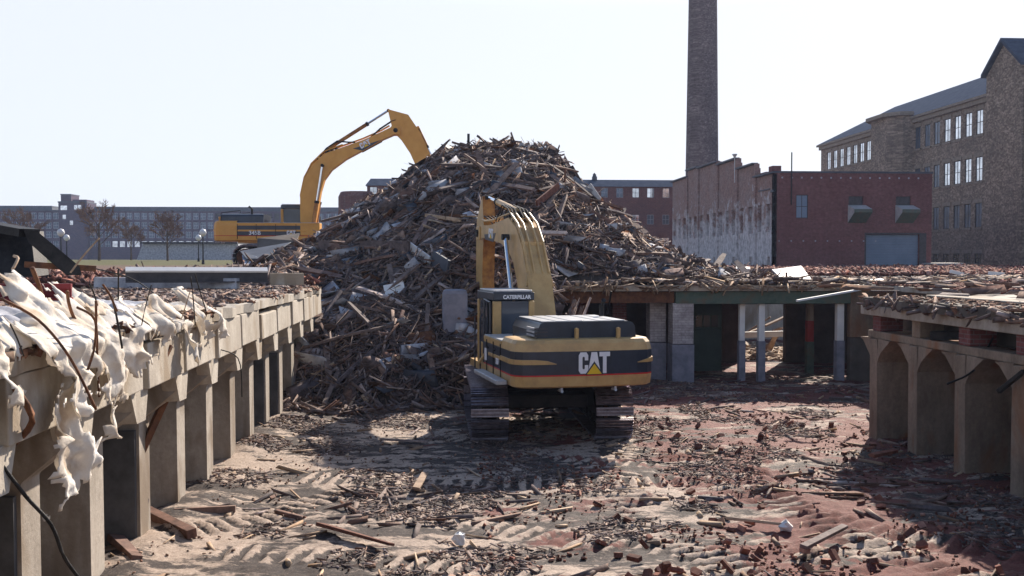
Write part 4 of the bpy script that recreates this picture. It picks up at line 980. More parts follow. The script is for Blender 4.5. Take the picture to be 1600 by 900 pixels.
# --- red mill behind the heap
def red_mill():
    Y = 128.0; xa = P(574, 405, Y).x; xb = P(1075, 405, Y).x; g = 3.2; W = xb - xa
    root = empty('mill_building', (xa, Y, g), 0, 'long red brick mill with slate roof line behind the timber heap', 'building')
    z = lambda py: P(800, py, Y).z - g
    ux = lambda px: P(px, 405, Y).x - xa
    cols = [584, 606, 628] + [650 + 22.5 * i for i in range(18)]
    cols = [c for c in cols if c < 925] + [944, 968, 993, 1016, 1040, 1062]
    rows = [(z(308), z(293)), (z(350), z(335)), (z(386), z(371))]
    holes = [(ux(c) - .45, a, ux(c) + .45, bb) for c in cols for a, bb in rows]
    b = MB(); wall_mesh(b, (0, 0, 0), (1, 0, 0), W, z(291), holes, .4, 'brick_far', nd=(0, 1, 0)); b.build('wall', root)
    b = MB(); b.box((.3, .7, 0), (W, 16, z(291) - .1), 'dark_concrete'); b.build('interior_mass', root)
    b = MB(); b.add([(-.2, -.25, z(291)), (W, -.25, z(291)), (W, 2.2, z(278)), (.3, 2.2, z(278)), (W, 14, z(278)), (.3, 14, z(278)), (-.2, 16, z(291)), (W, 16, z(291))], [(0, 1, 2, 3), (3, 2, 4, 5), (5, 4, 7, 6), (0, 3, 5, 6), (0, 6, 7, 1)], 'slate_roof'); rf = b.build('roof', root)
    b = MB(); b.box((ux(929), 1.9, z(279)), (ux(936), 2.6, z(273)), 'slate'); b.lathe([(.25, 0), (.22, .3), (.03, .5)], (ux(932.5), 2.2, z(273)), 'slate', 10); b.build('roof_vent', rf)
    src = None; i = 0
    for cc in cols:
        if 660 < cc < 890: continue
        for a, bb in rows:
            i += 1; loc = (ux(cc), .06, (a + bb) / 2); gm = 'glass_bright' if (i * 7) % 5 < 3 else 'glass_dull'
            if src is None: src = window(root, (ux(cc), 0, (a + bb) / 2), (1, 0, 0), (0, 1, 0), .9, rows[0][1] - rows[0][0], gm, 'frame_pale', 2, 2)
            else: win_copy(src, loc, gm)
    b = MB(); h0 = z(300); b.lathe([(2.6, 0), (2.6, h0 - .6), (2.3, h0)], (-1.2, 1.5, 0), 'brick_far', 10); b.build('stair_turret', root)
red_mill()

# --- stone mill on the right
def stone_mill():
    X0 = 52.0; g = 2.6; root = empty('stone_mill', (X0, 139, g), 0, 'long brown stone mill with gabled tower and slate roof', 'mill')
    def S(px, py): q = PX(px, py, X0); return q.y, q.z
    ya = PX(1541, 151, X0 - 2.2).y; yb = S(1283, 237)[0]; he = S(1542, 151)[1] - g
    L = yb - ya; H = he
    def W(x, y, z): return (x - X0, y - 139, z)
    # windows by measured columns
    top = [1294.5, 1304.5, 1314.5, 1325, 1335.5, 1346, 1356.5, 1367, 1386]
    c2 = [1433, 1448, 1463, 1479, 1495, 1512, 1529]
    zt = []
    _, za = S(1529, 172); _, zb_ = S(1529, 210); _, zc = S(1529, 245); _, zd = S(1529, 283); _, ze = S(1529, 317); _, zf = S(1529, 355); _, zg = S(1529, 396); _, zh = S(1529, 412)
    rows = [(zb_ - g, za - g), (zd - g, zc - g), (zf - g, ze - g), (zh - g, zg - g)]
    holes = []; cents = []
    for px in top + c2:
        y = S(px, 300)[0]; 
        for ri, (a, bb) in enumerate(rows):
            if px < 1400 and ri > 1: continue
            wv = .62
            holes.append((y - ya - wv, a, y - ya + wv, bb)); cents.append((px, y, (a + bb) / 2, bb - a, ri))
    b = MB(); wall_mesh(b, W(X0, ya, 0), (0, 1, 0), L, H, holes, .7, 'stone', nd=(1, 0, 0)); b.build('wall', root)
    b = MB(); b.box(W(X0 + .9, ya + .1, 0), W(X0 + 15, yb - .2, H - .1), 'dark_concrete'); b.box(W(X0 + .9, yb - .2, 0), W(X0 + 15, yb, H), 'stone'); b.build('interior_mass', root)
    b = MB()
    b.box(W(X0 - .35, ya, H - .55), W(X0 - .003, yb, H - .1), 'stone_trim'); b.box(W(X0 - .6, ya, H - .095), W(X0 + .3, yb + .3, H + .15), 'stone_trim')
    b.build('cornice', root)
    rx = 7.5; rh = 4.6; hip = 6.5
    pts = [W(X0 - .6, ya, H + .155), W(X0 - .6, yb + .3, H + .155), W(X0 + 15.5, yb + .3, H + .155), W(X0 + 15.5, ya, H + .155), W(X0 + rx, ya, H + rh), W(X0 + rx, yb - hip, H + rh)]
    b = MB(); b.add(pts, [(0, 4, 5, 1), (1, 5, 2), (2, 5, 4, 3), (0, 3, 4), (0, 1, 2, 3)], 'slate_roof'); b.build('roof', root)
    # windows
    src = {}
    for i, (px, y, zc_, hh, ri) in enumerate(cents):
        if ri == 2 or ri == 3 or px in (1433, 1448, 1463): gm = 'glass_dull' if ri < 3 else 'glass_dark'
        else: gm = 'glass_bright'
        if ri == 1 and px < 1400: gm = 'glass_bright'
        key = round(hh, 2)
        if key not in src: src[key] = window(root, W(X0, y, zc_), (0, 1, 0), (1, 0, 0), 1.24, hh, gm, 'frame_dark', 2, 2, .05)
        else: win_copy(src[key], (.05, y - 139, zc_), gm)
    for (px, y, zc_, hh, ri) in cents:
        b = MB(); b.box(W(X0 - .05, y - .85, zc_ + hh / 2 + .02), W(X0 - .002, y + .85, zc_ + hh / 2 + .38), 'stone_trim'); b.build('lintel', root)
        b = MB(); b.box(W(X0 - .10, y - .8, zc_ - hh / 2 - .22), W(X0 - .002, y + .8, zc_ - hh / 2 - .01), 'stone_trim'); b.build('window_sill', root)
    # half octagon stair bay
    yc = (S(1378, 300)[0] + S(1432, 300)[0]) / 2; r = 3.9
    pl = [(X0 + .1, yc - r), (X0 - 1.3, yc - r + .2), (X0 - 2.4, yc - r + 1.8), (X0 - 2.4, yc + r - 1.8), (X0 - 1.3, yc + r - .2), (X0 + .1, yc + r)]
    b = MB(); b.prism(pl, lambda u, v, w_: Vector(W(u, v, w_)), H + .35, 'stone'); bay = b.build('stair_bay', root)
    pl2 = [(X0 - .35 + (u - X0) * 1.12, yc + (v - yc) * 1.06) for u, v in pl]
    b = MB(); b.prism(pl2, lambda u, v, w_: Vector(W(u, v, H + .352 + w_)), .4, 'stone_trim'); b.build('bay_cornice', bay)
    # gabled tower
    y1 = ya; y0 = PX(1596, 300, X0 - 2.2).y; ze_ = PX(1541, 120, X0 - 2.2).z - g; zp = PX(1570, 67, X0 - 2.2).z - g; ym = (y0 + y1) / 2
    b = MB(); b.prism([(y0, 0), (y1, 0), (y1, ze_), (ym, zp), (y0, ze_)], lambda u, v, w_: Vector(W(X0 - 2.2 + w_, u, v)), 16, 'stone'); tw = b.build('tower', root)
    b = MB(); b.prism([(y1 + .3, ze_ - .1), (ym, zp + .1), (y0 - .3, ze_ - .1), (y0 - .3, ze_ + .2), (ym, zp + .45), (y1 + .3, ze_ + .2)], lambda u, v, w_: Vector(W(X0 - 2.6 + w_, u, v)), 16.5, 'slate_roof'); b.build('tower_roof', tw)
    # wing continuing towards the viewer beyond the tower
    b = MB(); b.box(W(X0 + .5, y0 - 26, 0), W(X0 + 14, y0 - .01, ze_ - 1.5), 'stone'); b.build('near_wing', root)
stone_mill()

# --- very long far mill with its stair tower
def long_mill():
    Y = 330.0; g = 3.0; xa = P(-60, 405, Y).x; xb = P(575, 405, Y).x
    root = empty('mill_building', (xa, Y, g), 0, 'very long hazy five storey mill along the skyline with a stair tower', 'building')
    z = lambda py: P(300, py, Y).z - g
    ux = lambda px: P(px, 405, Y).x - xa
    W = xb - xa; H = z(330)
    cols = [u for u in [-50 + 11.5 * i for i in range(54)] if not (92 < u < 142)]
    rows = [(z(343), z(333)), (z(358), z(347)), (z(372), z(362)), (z(386), z(377))]
    holes = [(ux(c) - .85, a, ux(c) + .85, bb) for c in cols for a, bb in rows]
    b = MB(); wall_mesh(b, (0, 0, 0), (1, 0, 0), W, H, holes, .5, 'brick_mill', nd=(0, 1, 0)); b.build('wall', root)
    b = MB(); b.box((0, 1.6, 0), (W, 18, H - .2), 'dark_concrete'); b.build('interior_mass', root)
    b = MB(); b.box((-.5, -.4, H), (W, 17, H + .25), 'slate'); b.box((0, 1.2, H + .25), (ux(80), 15, z(322)), 'slate'); b.box((ux(146), 1.2, H + .25), (W, 15, z(323)), 'slate'); b.build('roof_storey', root)
    src = None; n = 0; rest = MB()
    order = [(c, r) for c in cols for r in range(4)]
    for c_, r in order:
        a, bb = rows[r]; gm = ('glass_bright' if (r == 3 and 175 < c_ < 330) else 'glass_dull')
        vis = (0 < c_ < 335 or 500 < c_ < 555) and r < 4
        if not vis: continue
        if n < 100:
            loc = (ux(c_), .06, (a + bb) / 2)
            if src is None: src = window(root, (ux(c_), 0, (a + bb) / 2), (1, 0, 0), (0, 1, 0), 1.68, rows[0][1] - rows[0][0], gm, 'frame_pale', 3, 2)
            else: win_copy(src, loc, gm)
        else:
            rest.add([(ux(c_) - .84, .25, a), (ux(c_) + .84, .25, a), (ux(c_) + .84, .25, bb), (ux(c_) - .84, .25, bb)], [(0, 1, 2, 3)], gm)
            rest.box((ux(c_) - .06, .2, a), (ux(c_) + .06, .24, bb), 'frame_pale')
        n += 1
    if rest.v: tag(rest.build('window_band', root), kind='stuff')
    b = MB(); b.box((ux(97), -2.5, 0), (ux(141), 6, z(318)), 'brick_mill'); b.box((ux(96.5), -2.8, z(318)), (ux(141.5), 6.2, z(316)), 'slate'); b.box((ux(100), -2, z(316)), (ux(116), 5, z(306)), 'brick_mill'); b.box((ux(99.5), -2.2, z(306)), (ux(116.5), 5.2, z(304.5)), 'slate'); b.box((ux(118), -2, z(316)), (ux(140), 5, z(313)), 'brick_mill'); st = b.build('stair_tower', root)
    for c_, py in ((103, 326), (108, 326), (124, 325), (130, 325), (106, 340), (117, 349)): b = MB(); b.box((ux(c_) - .5, -2.56, z(py) - .7), (ux(c_) + .5, -2.51, z(py) + .7), 'glass_bright'); b.build('tower_window', st)
long_mill()
# low pale shed in front of it
def shed():
    Y = 190.; xa = P(213, 405, Y).x; xb = P(372, 405, Y).x; root = empty('low_shed', (xa, Y, 3.5), 0, 'low pale shed with thin dark roof line across the grass', 'shed')
    H = P(300, 381, Y).z - 3.5; W = xb - xa
    b = MB(); b.prism([(0, 0), (W, 0), (W, H), (1.2, H)], lambda u, v, w_: Vector((u, w_, v)), 8, 'grey_cloth'); b.build('wall', root)
    b = MB(); b.box((1, -.8, H), (W, 8.4, H + .35), 'dark_steel'); b.build('roof', root)
shed()

# --- bare trees
def bare_tree(x, y, z, h, sp, seed, label):
    r = random.Random(seed); root = empty('bare_tree', (x, y, z), 0, label, 'tree'); tk = MB(); tw = MB()
    tk.tube([(0, 0, -.2), (r.uniform(-.1, .1), 0, h * .3), (r.uniform(-.2, .2), 0, h * .6)], [.2 * h / 8, .15 * h / 8, .09 * h / 8], 'bark', 8)
    def br(p, d, L, rad, dep):
        q = p + d * L; (tk if dep < 2 else tw).tube([p, p.lerp(q, .5) + Vector((r.uniform(-.05, .05) * L, r.uniform(-.05, .05) * L, .03 * L)), q], [rad, rad * .85, rad * .65], 'bark' if dep < 2 else 'twig', 4 if dep else 5, False)
        if dep >= 4: return
        for _ in range(4 if dep < 3 else 3):
            e = (d + Vector((r.gauss(0, .5), r.gauss(0, .5), r.gauss(.12, .3))) * .9).normalized(); br(p.lerp(q, r.uniform(.45, 1)), e, L * r.uniform(.55, .78), max(.016, rad * .6), dep + 1)
    for i in range(8):
        a = i * 2.4; e = Vector((math.cos(a) * sp, math.sin(a) * sp, r.uniform(.5, 1.1))).normalized(); br(Vector((0, 0, h * (.24 + .045 * i))), e, h * .24, .05 * h / 8, 0)
    tk.build('trunk', root); tw.build('crown', root)
for px, Y, h, sp, lb in ((155, 118, 7.2, 1.0, 'spreading bare tree with brown twigs beside the two globe lamps'), (262, 118, 5.8, .55, 'slender bare tree in front of the pale low shed'), (36, 130, 7.0, .8, 'bare tree by the dark collapsed roof frame'), (205, 150, 6.0, .6, 'small bare tree between the spreading tree and the pale shed')):
    p = P(px, 405, Y); bare_tree(p.x, Y, float(street_h(np.array(p.x), np.array(Y * 1.))), h, sp, int(px), lb)
def lamp(px, py, Y, label):
    p = P(px, py, Y); g = float(street_h(np.array(p.x), np.array(float(Y)))); root = empty('street_lamp', (p.x, Y, g), 0, label, 'street lamp', None)
    b = MB(); b.tube([(0, 0, 0), (0, 0, p.z - g - .2)], [.07, .05], 'dark_steel', 8); b.lathe([(.14, 0), (.1, .4)], (0, 0, 0), 'dark_steel', 8); b.build('post', root)
    b = MB(); b.lathe([(.06, -.3), (.25, -.15), (.31, .05), (.22, .27), (.04, .36)], (0, 0, p.z - g), 'lamp_globe', 14); b.build('globe', root, smooth=True)
lamp(95, 364, 85, 'taller of two globe lamps beside the stair tower of the long mill'); lamp(104, 372, 105, 'lower of two globe lamps beside the stair tower of the long mill')
lamp(317, 364, 88, 'taller white globe lamp near the tail of the raised excavator'); lamp(310, 372, 108, 'lower white globe lamp near the tail of the raised excavator')
# dumpster by the stone mill
p = P(1452, 428, 74); q = P(1490, 412, 74); b = MB()
b.prism([(0, 0), (q.x - p.x, 0), (q.x - p.x + .15, q.z - 3.0), (-.15, q.z - 3.0)], lambda u, v, w_: Vector((p.x + u, 73 + w_, 3.0 + v)), 1.6, 'blue_door'); b.box((p.x - .2, 72.9, q.z - .02), (q.x + .2, 74.7, q.z + .06), 'grey_paint')
tag(b.build('waste_skip'), 'pale blue grey waste skip between the roller door and the stone mill', 'skip')

# ------------------------------------------------------------------ debris
def scatter_flat(name, n, xr, yr, hf, lmin, lmax, wmin, wmax, mat, label, keep=None, flat=.15, lift=.01, cat='debris', thk=(.25, .8)):
    x = rng.uniform(*xr, n); y = yr[0] + (yr[1] - yr[0]) * rng.uniform(0, 1, n) ** 1.3
    if keep is not None: k = keep(x, y); x, y = x[k], y[k]
    n = len(x); a = rng.uniform(0, 2 * np.pi, n); D = np.stack([np.cos(a), np.sin(a), rng.normal(0, flat, n)], -1)
    L = np.exp(rng.uniform(math.log(lmin), math.log(lmax), n)) / 2; wd = rng.uniform(wmin, wmax, n) / 2
    C = np.stack([x, y, hf(x, y) + lift + wd * .3], -1)
    return tag(box_cloud(name, C, D, np.stack([L, wd, wd * rng.uniform(*thk, n)], -1), mat, .2), label, cat, kind='stuff')
def patch(seed, sc_, th): return lambda x, y: vnoise(x, y, seed, 3, sc_) > th
scatter_flat('wood_litter', 80000, (-4.4, 12), (7, 31), pit_h, .04, .24, .008, .025, 'timber', 'fine wood litter trodden into the pit floor', patch(41, .8, .17), cat='litter')
scatter_flat('grit_litter', 9000, (-4.4, 12), (7, 30), pit_h, .015, .06, .012, .035, 'chips', 'crushed grit and mortar crumbs over the pit floor', patch(43, .9, .0), cat='litter')
scatter_flat('brick_crumb_litter', 10000, (.5, 12), (7, 29), pit_h, .02, .08, .02, .05, 'brick_bit', 'red brick crumbs strewn beside the excavator tracks', patch(44, .9, .12), cat='litter')
scatter_flat('lath_litter', 1500, (-4.4, 12), (8, 31), pit_h, .3, 1.0, .025, .08, 'timber', 'short laths lying loose on the pit floor', patch(45, .45, .12), cat='litter')
scatter_flat('pale_lath_litter', 420, (-4.4, 12), (8, 31), pit_h, .15, .7, .02, .07, 'timber_pale', 'pale splinters lying loose on the pit floor', None, cat='litter')
scatter_flat('toe_litter', 2600, (-4.3, 3.2), (23.8, 28), pit_h, .3, 1.3, .03, .10, 'timber', 'boards slid down to the foot of the heap', lambda x, y: y > 24.6 + vnoise(x, y, 47, 2, .5) * 1.2, .3, .04, cat='litter')
flat3 = lambda x, y: np.full_like(x, HD)
scatter_flat('lip_litter', 1500, (-4.1, -3.5), (8, 27.8), lambda x, y: flat3(x, y) - .02, .04, .3, .03, .09, 'chips', 'broken mortar and grit along the lip of the long dock', patch(57, 1.1, -.1), .3, .01, cat='litter')
scatter_flat('dock_litter', 5000, (-9, -3.7), (9, 28.5), flat3, .04, .4, .02, .07, 'timber', 'broken mortar and lath on the long dock top', None, .2, cat='litter')
scatter_flat('dock_litter', 4200, (8.8, 15.5), (8, 21.0), lambda x, y: flat3(x, y) - .04, .03, .25, .02, .05, 'chips', 'broken mortar and lath on the rust stained dock top', None, .08, cat='litter')
fl = lambda x, y: np.full_like(x, 3.03) + .16 * np.clip(vnoise(x, y, 51, 3, .5), 0, 1)
scatter_flat('floor_litter', 5200, (3.5, 22), (30.25, 36), fl, .1, 1.1, .03, .12, 'timber', 'splintered boards along the edge above the green beam', None, .1, cat='litter')
scatter_flat('floor_litter', 1500, (3.5, 22), (30.3, 34), fl, .2, 1.3, .03, .10, 'timber_pale', 'sunlit pale boards along the edge above the green beam', None, .1, .02, cat='litter')
scatter_flat('board_litter', 110, (9.2, 21), (15, 29), fl, .4, 1.5, .05, .16, 'timber', 'long loose boards and strips lying over the upper slab', None, .05, .08, cat='litter', thk=(.1, .25))
scatter_flat('slab_litter', 4200, (12.9, 22), (22, 30), fl, .05, .35, .02, .07, 'red_chips', 'crushed floor rubble on the upper slab', None, .2, cat='litter')
scatter_flat('red_rubble', 24000, (4, 52), (46, 74), lambda x, y: street_h(x, y) + .05 + .28 * np.clip(vnoise(x, y, 53, 3, .35) + .3, 0, 1) * rng.uniform(.2, 1, x.shape), .1, .5, .05, .2, 'red_chips', 'reddish rubble field before the red brick building', None, .6, cat='rubble')
scatter_flat('red_rubble', 9000, (-22, -4), (31, 52), lambda x, y: 3.0 + .42 * np.clip(vnoise(x, y, 54, 3, .4) + .35, 0, 1) * rng.uniform(.1, 1, x.shape), .1, .5, .03, .12, 'red_chips', 'reddish rubble spread below the raised excavator', None, .6, cat='rubble')
scatter_flat('yard_litter', 900, (11, 16), (36.5, 44), pit_h, .2, .8, .03, .1, 'timber_pale', 'bright litter on the yard floor beyond the doorway', None, cat='litter')
# hanging shreds at the torn floor edge
n = 130; x = rng.uniform(3.5, 12.4, n); C = np.stack([x, np.full(n, 30.0) + rng.uniform(-.15, .1, n), 2.96 + rng.uniform(-.08, .05, n)], -1)
D = np.stack([rng.normal(0, 1, n), rng.normal(0, .25, n), rng.normal(-.3, .35, n)], -1); H = np.stack([rng.uniform(.06, .26, n), rng.uniform(.01, .04, n), rng.uniform(.005, .02, n)], -1)
tag(box_cloud('hanging_splinters', C, D, H, 'timber_pale', .2), 'torn pale splinters hanging over the edge above the green beam', 'litter', kind='stuff')

n = 170; y = rng.uniform(8, 21, n); C = np.stack([8.85 + rng.uniform(-.06, .2, n), y, 2.92 + rng.uniform(-.10, .03, n)], -1)
D = np.stack([rng.normal(0, .5, n), rng.normal(0, 1, n), rng.normal(-.2, .35, n)], -1); H = np.stack([rng.uniform(.05, .3, n), rng.uniform(.01, .05, n), rng.uniform(.006, .03, n)], -1)
tag(box_cloud('edge_splinters', C, D, H, 'timber', .25), 'broken lath and mortar hanging along the stained dock edge', 'litter', kind='stuff')
# bricks, each one a thing
bb = MB(); bb.box((-.105, -.05, -.033), (.105, .05, .033), 'brick_bit'); bk = bb.build('brick', bevel=.006)
bb = MB(); bb.prism([(-.08, -.05), (.05, -.05), (.085, .0), (.04, .05), (-.08, .05)], lambda u, v, w_: Vector((u, v, -.033 + w_)), .066, 'brick_bit'); bh = bb.build('broken_brick', bevel=.008)
areas = [((1.9, 3.0), (8.9, 11.2), 46, 'in the small central pile', .28), ((3.2, 7.4), (8.2, 10.2), 90, 'along the near edge of the pit floor', .06), ((5.5, 9), (8.3, 9.6), 40, 'in the long strip by the shaded dock', .12), ((2, 7), (10.2, 16), 60, 'scattered among the track marks', .03), ((4, 8.8), (18, 23), 34, 'before the rust stained dock', .04)]
fi = {}
for (xr, yr, n, wh, hh) in areas:
    for i in range(n):
        x, y = rnd.uniform(*xr), rnd.uniform(*yr)
        if 'central' in wh: x, y = rnd.gauss(2.35, .28), rnd.gauss(10.3, .8)
        src = bk if rnd.random() < .45 else bh; nm = 'red brick' if src is bk else 'broken red brick'
        z = float(pit_h(np.array([x]), np.array([y]))[0]) + .03 + rnd.random() * hh
        rot = (rnd.gauss(0, .5), rnd.gauss(0, .5), rnd.uniform(0, 6.28)); lab = f'loose {nm} {wh}'; grp = f'{nm}s {wh}'
        if src.name not in fi: fi[src.name] = 1; o = src; o.location = (x, y, z); o.rotation_euler = rot; o['label'] = lab; o['group'] = grp
        else: k_ = rnd.uniform(.55, 1.05); o = copy_obj(src, (x, y, z - .01), rot, (k_, rnd.uniform(.6, 1.1), rnd.uniform(.6, 1.05)), lab, group=grp)
        o['category'] = 'brick'
# ground boards that stand out
def gboard(a, b_, wx, wz, mat, label, lift=.03, name='timber_board', cat='board'):
    def gp(px, py):
        d = P(px, py, 1) - Vector((0, 0, CAMZ)); t = -(CAMZ - .05) / d.z; return Vector((0, 0, CAMZ)) + d * t
    p, q = gp(*a), gp(*b_); p.z = q.z = .05 + lift; b = MB(); b.bar(p, q, wx, wz, mat, rnd.uniform(-.3, .3), rnd.uniform(.6, 1)); return tag(b.build(name, bevel=.006), label, cat)
gboard((230, 812), (300, 848), .14, .12, 'timber', 'brown square timber lying at the foot of the second pier', .12)
gboard((180, 852), (214, 885), .2, .1, 'timber', 'short brown board tilted beside the sheeted piers', .1)
gboard((272, 805), (368, 800), .12, .10, 'timber', 'long dark timber lying along the row of piers', .05)
gboard((500, 826), (612, 858), .16, .05, 'brick_bit', 'rusty orange splintered board in the near litter', .06)
gboard((650, 768), (664, 744), .12, .04, 'timber_pale', 'short pale tan board in the excavator shadow edge', .05)
gboard((1380, 716), (1408, 712), .12, .04, 'timber_pale', 'pale board lying at the edge of the dock shadow', .08)
gboard((1362, 722), (1400, 714), .12, .07, 'brick_bit', 'orange brown board poking from the dock shadow', .12)
gboard((1255, 872), (1320, 838), .10, .05, 'timber', 'brown board slanting over the strip of bricks', .14)
gboard((595, 690), (668, 694), .16, .05, 'timber', 'brown board in the lit gap between the shadows', .05)
gboard((1135, 815), (1235, 826), .10, .04, 'timber_pale', 'long thin pale strip lying beside the loose bricks', .05)
gboard((1450, 700), (1500, 690), .1, .06, 'timber', 'dark board lying between the flared piers', .06)
for (px, py), nm in (((718, 842), 'crumpled white paper scrap in the middle of the near floor'), ((1228, 822), 'small white plaster lump among the loose bricks')):
    d = P(px, py, 1) - Vector((0, 0, CAMZ)); t_ = -(CAMZ - .08) / d.z; p = Vector((0, 0, CAMZ)) + d * t_
    b = MB(); vs = []; r = random.Random(px)
    for i in range(5):
        for j in range(8):
            th = math.pi * i / 4; ph = 2 * math.pi * j / 8; k = .09 * r.uniform(.7, 1.25); vs.append(p + Vector((k * math.sin(th) * math.cos(ph) * 1.1, k * math.sin(th) * math.sin(ph), k * math.cos(th))))
    b.add(vs, [(i * 8 + j, i * 8 + (j + 1) % 8, (i + 1) * 8 + (j + 1) % 8, (i + 1) * 8 + j) for i in range(4) for j in range(8)], 'white_sheet'); tag(b.build('paper_scrap' if px < 900 else 'plaster_lump'), nm, 'scrap')
# leaning pieces by the left piers
def leaning(name, a, Ya, b_, Yb, wx, wz, mat, label, cat):
    b = MB(); b.bar(P(*a, Ya), P(*b_, Yb), wx, wz, mat); return tag(b.build(name, bevel=.008), label, cat)
leaning('leaning_timber', (213, 842), 13.4, (226, 778), 13.7, .10, .10, 'timber', 'short brown timber leaning against the second pier foot', 'timber')
leaning('leaning_timber', (273, 785), 15.6, (281, 730), 15.9, .10, .10, 'timber', 'short brown timber leaning against the third pier foot', 'timber')
leaning('steel_angle', (218, 712), 13.6, (292, 550), 14.0, .09, .09, 'rust', 'long rusty steel angle leaning from the dock edge to a pier', 'steel angle')
leaning('steel_angle', (232, 600), 12.4, (262, 540), 12.8, .14, .05, 'rust', 'short bent rusty bracket hanging under the torn sheeting', 'bracket')
leaning('green_strip', (276, 612), 14.2, (284, 560), 14.3, .10, .03, 'grey_paint', 'pale green grey strip hanging by the rusty steel angle', 'strip')
leaning('white_board', (1245, 470), 28.5, (1392, 444), 29.8, .08, .06, 'white_sheet', 'long white board slanting off the slab corner beyond the green beam', 'board')
leaning('white_board', (1330, 420), 29, (1352, 462), 29.4, .02, .02, 'dark_steel', 'thin dark rod by the white slab', 'rod') if False else None
leaning('metal_tube', (1362, 535), 21.2, (1376, 505), 21.2, .12, .12, 'frame_pale', 'grey tube hanging at the corner pier of the stained dock', 'tube')
leaning('steel_bar', (1560, 612), 15.5, (1600, 580), 15.0, .07, .07, 'dark_steel', 'dark steel bar jutting from behind a flared pier', 'bar')
quad_sheet('white_board', [P(1322, 439, 32), P(1378, 435, 32.4), P(1392, 443, 30.2), P(1326, 448, 30)], .07, 'white_sheet', 'large bright white panel lying flat at the slab corner', 'panel')
quad_sheet('metal_sheet', [P(1206, 421, 33), P(1252, 415, 33.3), P(1268, 436, 31.6), P(1222, 436, 31.2)], .06, 'frame_pale', 'tilted pale grey corrugated panel above the green beam', 'panel')
quad_sheet('door_leaf', [P(1150, 416, 34), P(1172, 417, 34), P(1172, 420, 33.5), P(1150, 419, 33.5)], .05, 'white_sheet', 'small white board lying above the whitewashed pier', 'board')
for i, (x1_, y1_, x2_, y2_, mt, lb) in enumerate(((1029, 430, 1085, 440, 'timber_pale', 'long pale board sloping down at the end of the heap'), (1078, 440, 1100, 428, 'timber_pale', 'pale board propped crosswise at the end of the heap'), (1130, 432, 1165, 441, 'timber_pale', 'cream board lying left of the tilted corrugated panel'.replace('left of', 'before')), (1140, 446, 1222, 446, 'timber_pale', 'thin long board level along the edge above the green beam'), (1460, 442, 1572, 447, 'timber_pale', 'long brown board lying across the red rubble by the stone mill'))):
    leaning('timber_board', (x1_, y1_), 31, (x2_, y2_), 31, .14, .07, mt, lb, 'board')
leaning('white_pipe', (1485, 424), 45, (1505, 429), 45, .16, .16, 'white_sheet', 'short white pipe lying on the rubble before the stone mill', 'pipe')
leaning('white_pipe', (1545, 427), 45, (1568, 429), 45, .18, .18, 'white_sheet', 'curved white pipe end near the foot of the stone tower', 'pipe')
# beams on the left dock
def gbeam(name, a, Ya, b_, Yb, w_, h, mat, label, cat='beam', flange=True):
    p, q = P(*a, Ya), P(*b_, Yb); d = (q - p).normalized(); b = MB(); up_ = Vector((0, 0, 1))
    b.bar(p, q, .03, h, mat)
    if flange: b.bar(p + up_ * h / 2, q + up_ * h / 2, w_ * .5, .05, 'white_sheet' if mat != 'maroon' else mat, R(32) if mat != 'maroon' else 0); b.bar(p - up_ * h / 2, q - up_ * h / 2, w_, .03, mat)  # steel beam's sunlit top put into a white flange, tilted for light
    return tag(b.build(name), label, cat)
gbeam('steel_beam', (196, 431), 24.5, (418, 431), 25.5, .34, .30, 'frame_dark', 'long dark steel beam with bright top lying on the far dock end')
leaning('concrete_beam', (422, 436), 25.5, (474, 436), 25.7, .3, .30, 'concrete', 'short squared grey block beam at the end of the long steel beam', 'beam')
leaning('concrete_beam', (150, 441), 26.0, (372, 443), 25.2, .22, .26, 'grey_cloth', 'grey timber beam lying just under the long steel beam', 'beam')
gbeam('steel_beam', (-60, 458), 10.2, (112, 457), 10.4, .2, .13, 'maroon', 'maroon steel beam half buried in crumpled sheeting')
leaning('rail_bar', (38, 413), 15, (150, 420), 15.5, .05, .09, 'rust', 'thin rusty rail crossing in front of the collapsed roof frame'.replace('in front of', 'before'), 'rail')
# collapsed dark frame
def collapsed():
    root = empty('collapsed_frame', P(0, 430, 15), 0, 'black collapsed steel roof frame at the edge of the long dock', 'roof frame'); root.location = (0, 0, 0)
    b = MB(); A = [P(-80, 345, 16), P(48, 362, 16), P(56, 432, 15.6), P(-80, 440, 15.6)]
    n = Vector((0, .5, .02)); b.add(A + [a + n for a in A], [(0, 1, 2, 3), (7, 6, 5, 4), (0, 4, 5, 1), (1, 5, 6, 2), (2, 6, 7, 3)], 'dark_steel'); b.build('roof_panel', root)
    b = MB(); b.bar(P(-20, 352, 15.9), P(46, 364, 15.4), .35, .12, 'dark_steel'); pa = [(36, 357), (60, 363), (88, 386), (124, 416), (128, 430), (104, 430), (80, 410), (44, 378)]
    b.prism([(q[0], q[1]) for q in pa], lambda u, v, w_: P(u, v, 15.1 + w_), .3, 'dark_steel'); b.build('bent_girder', root)
collapsed()

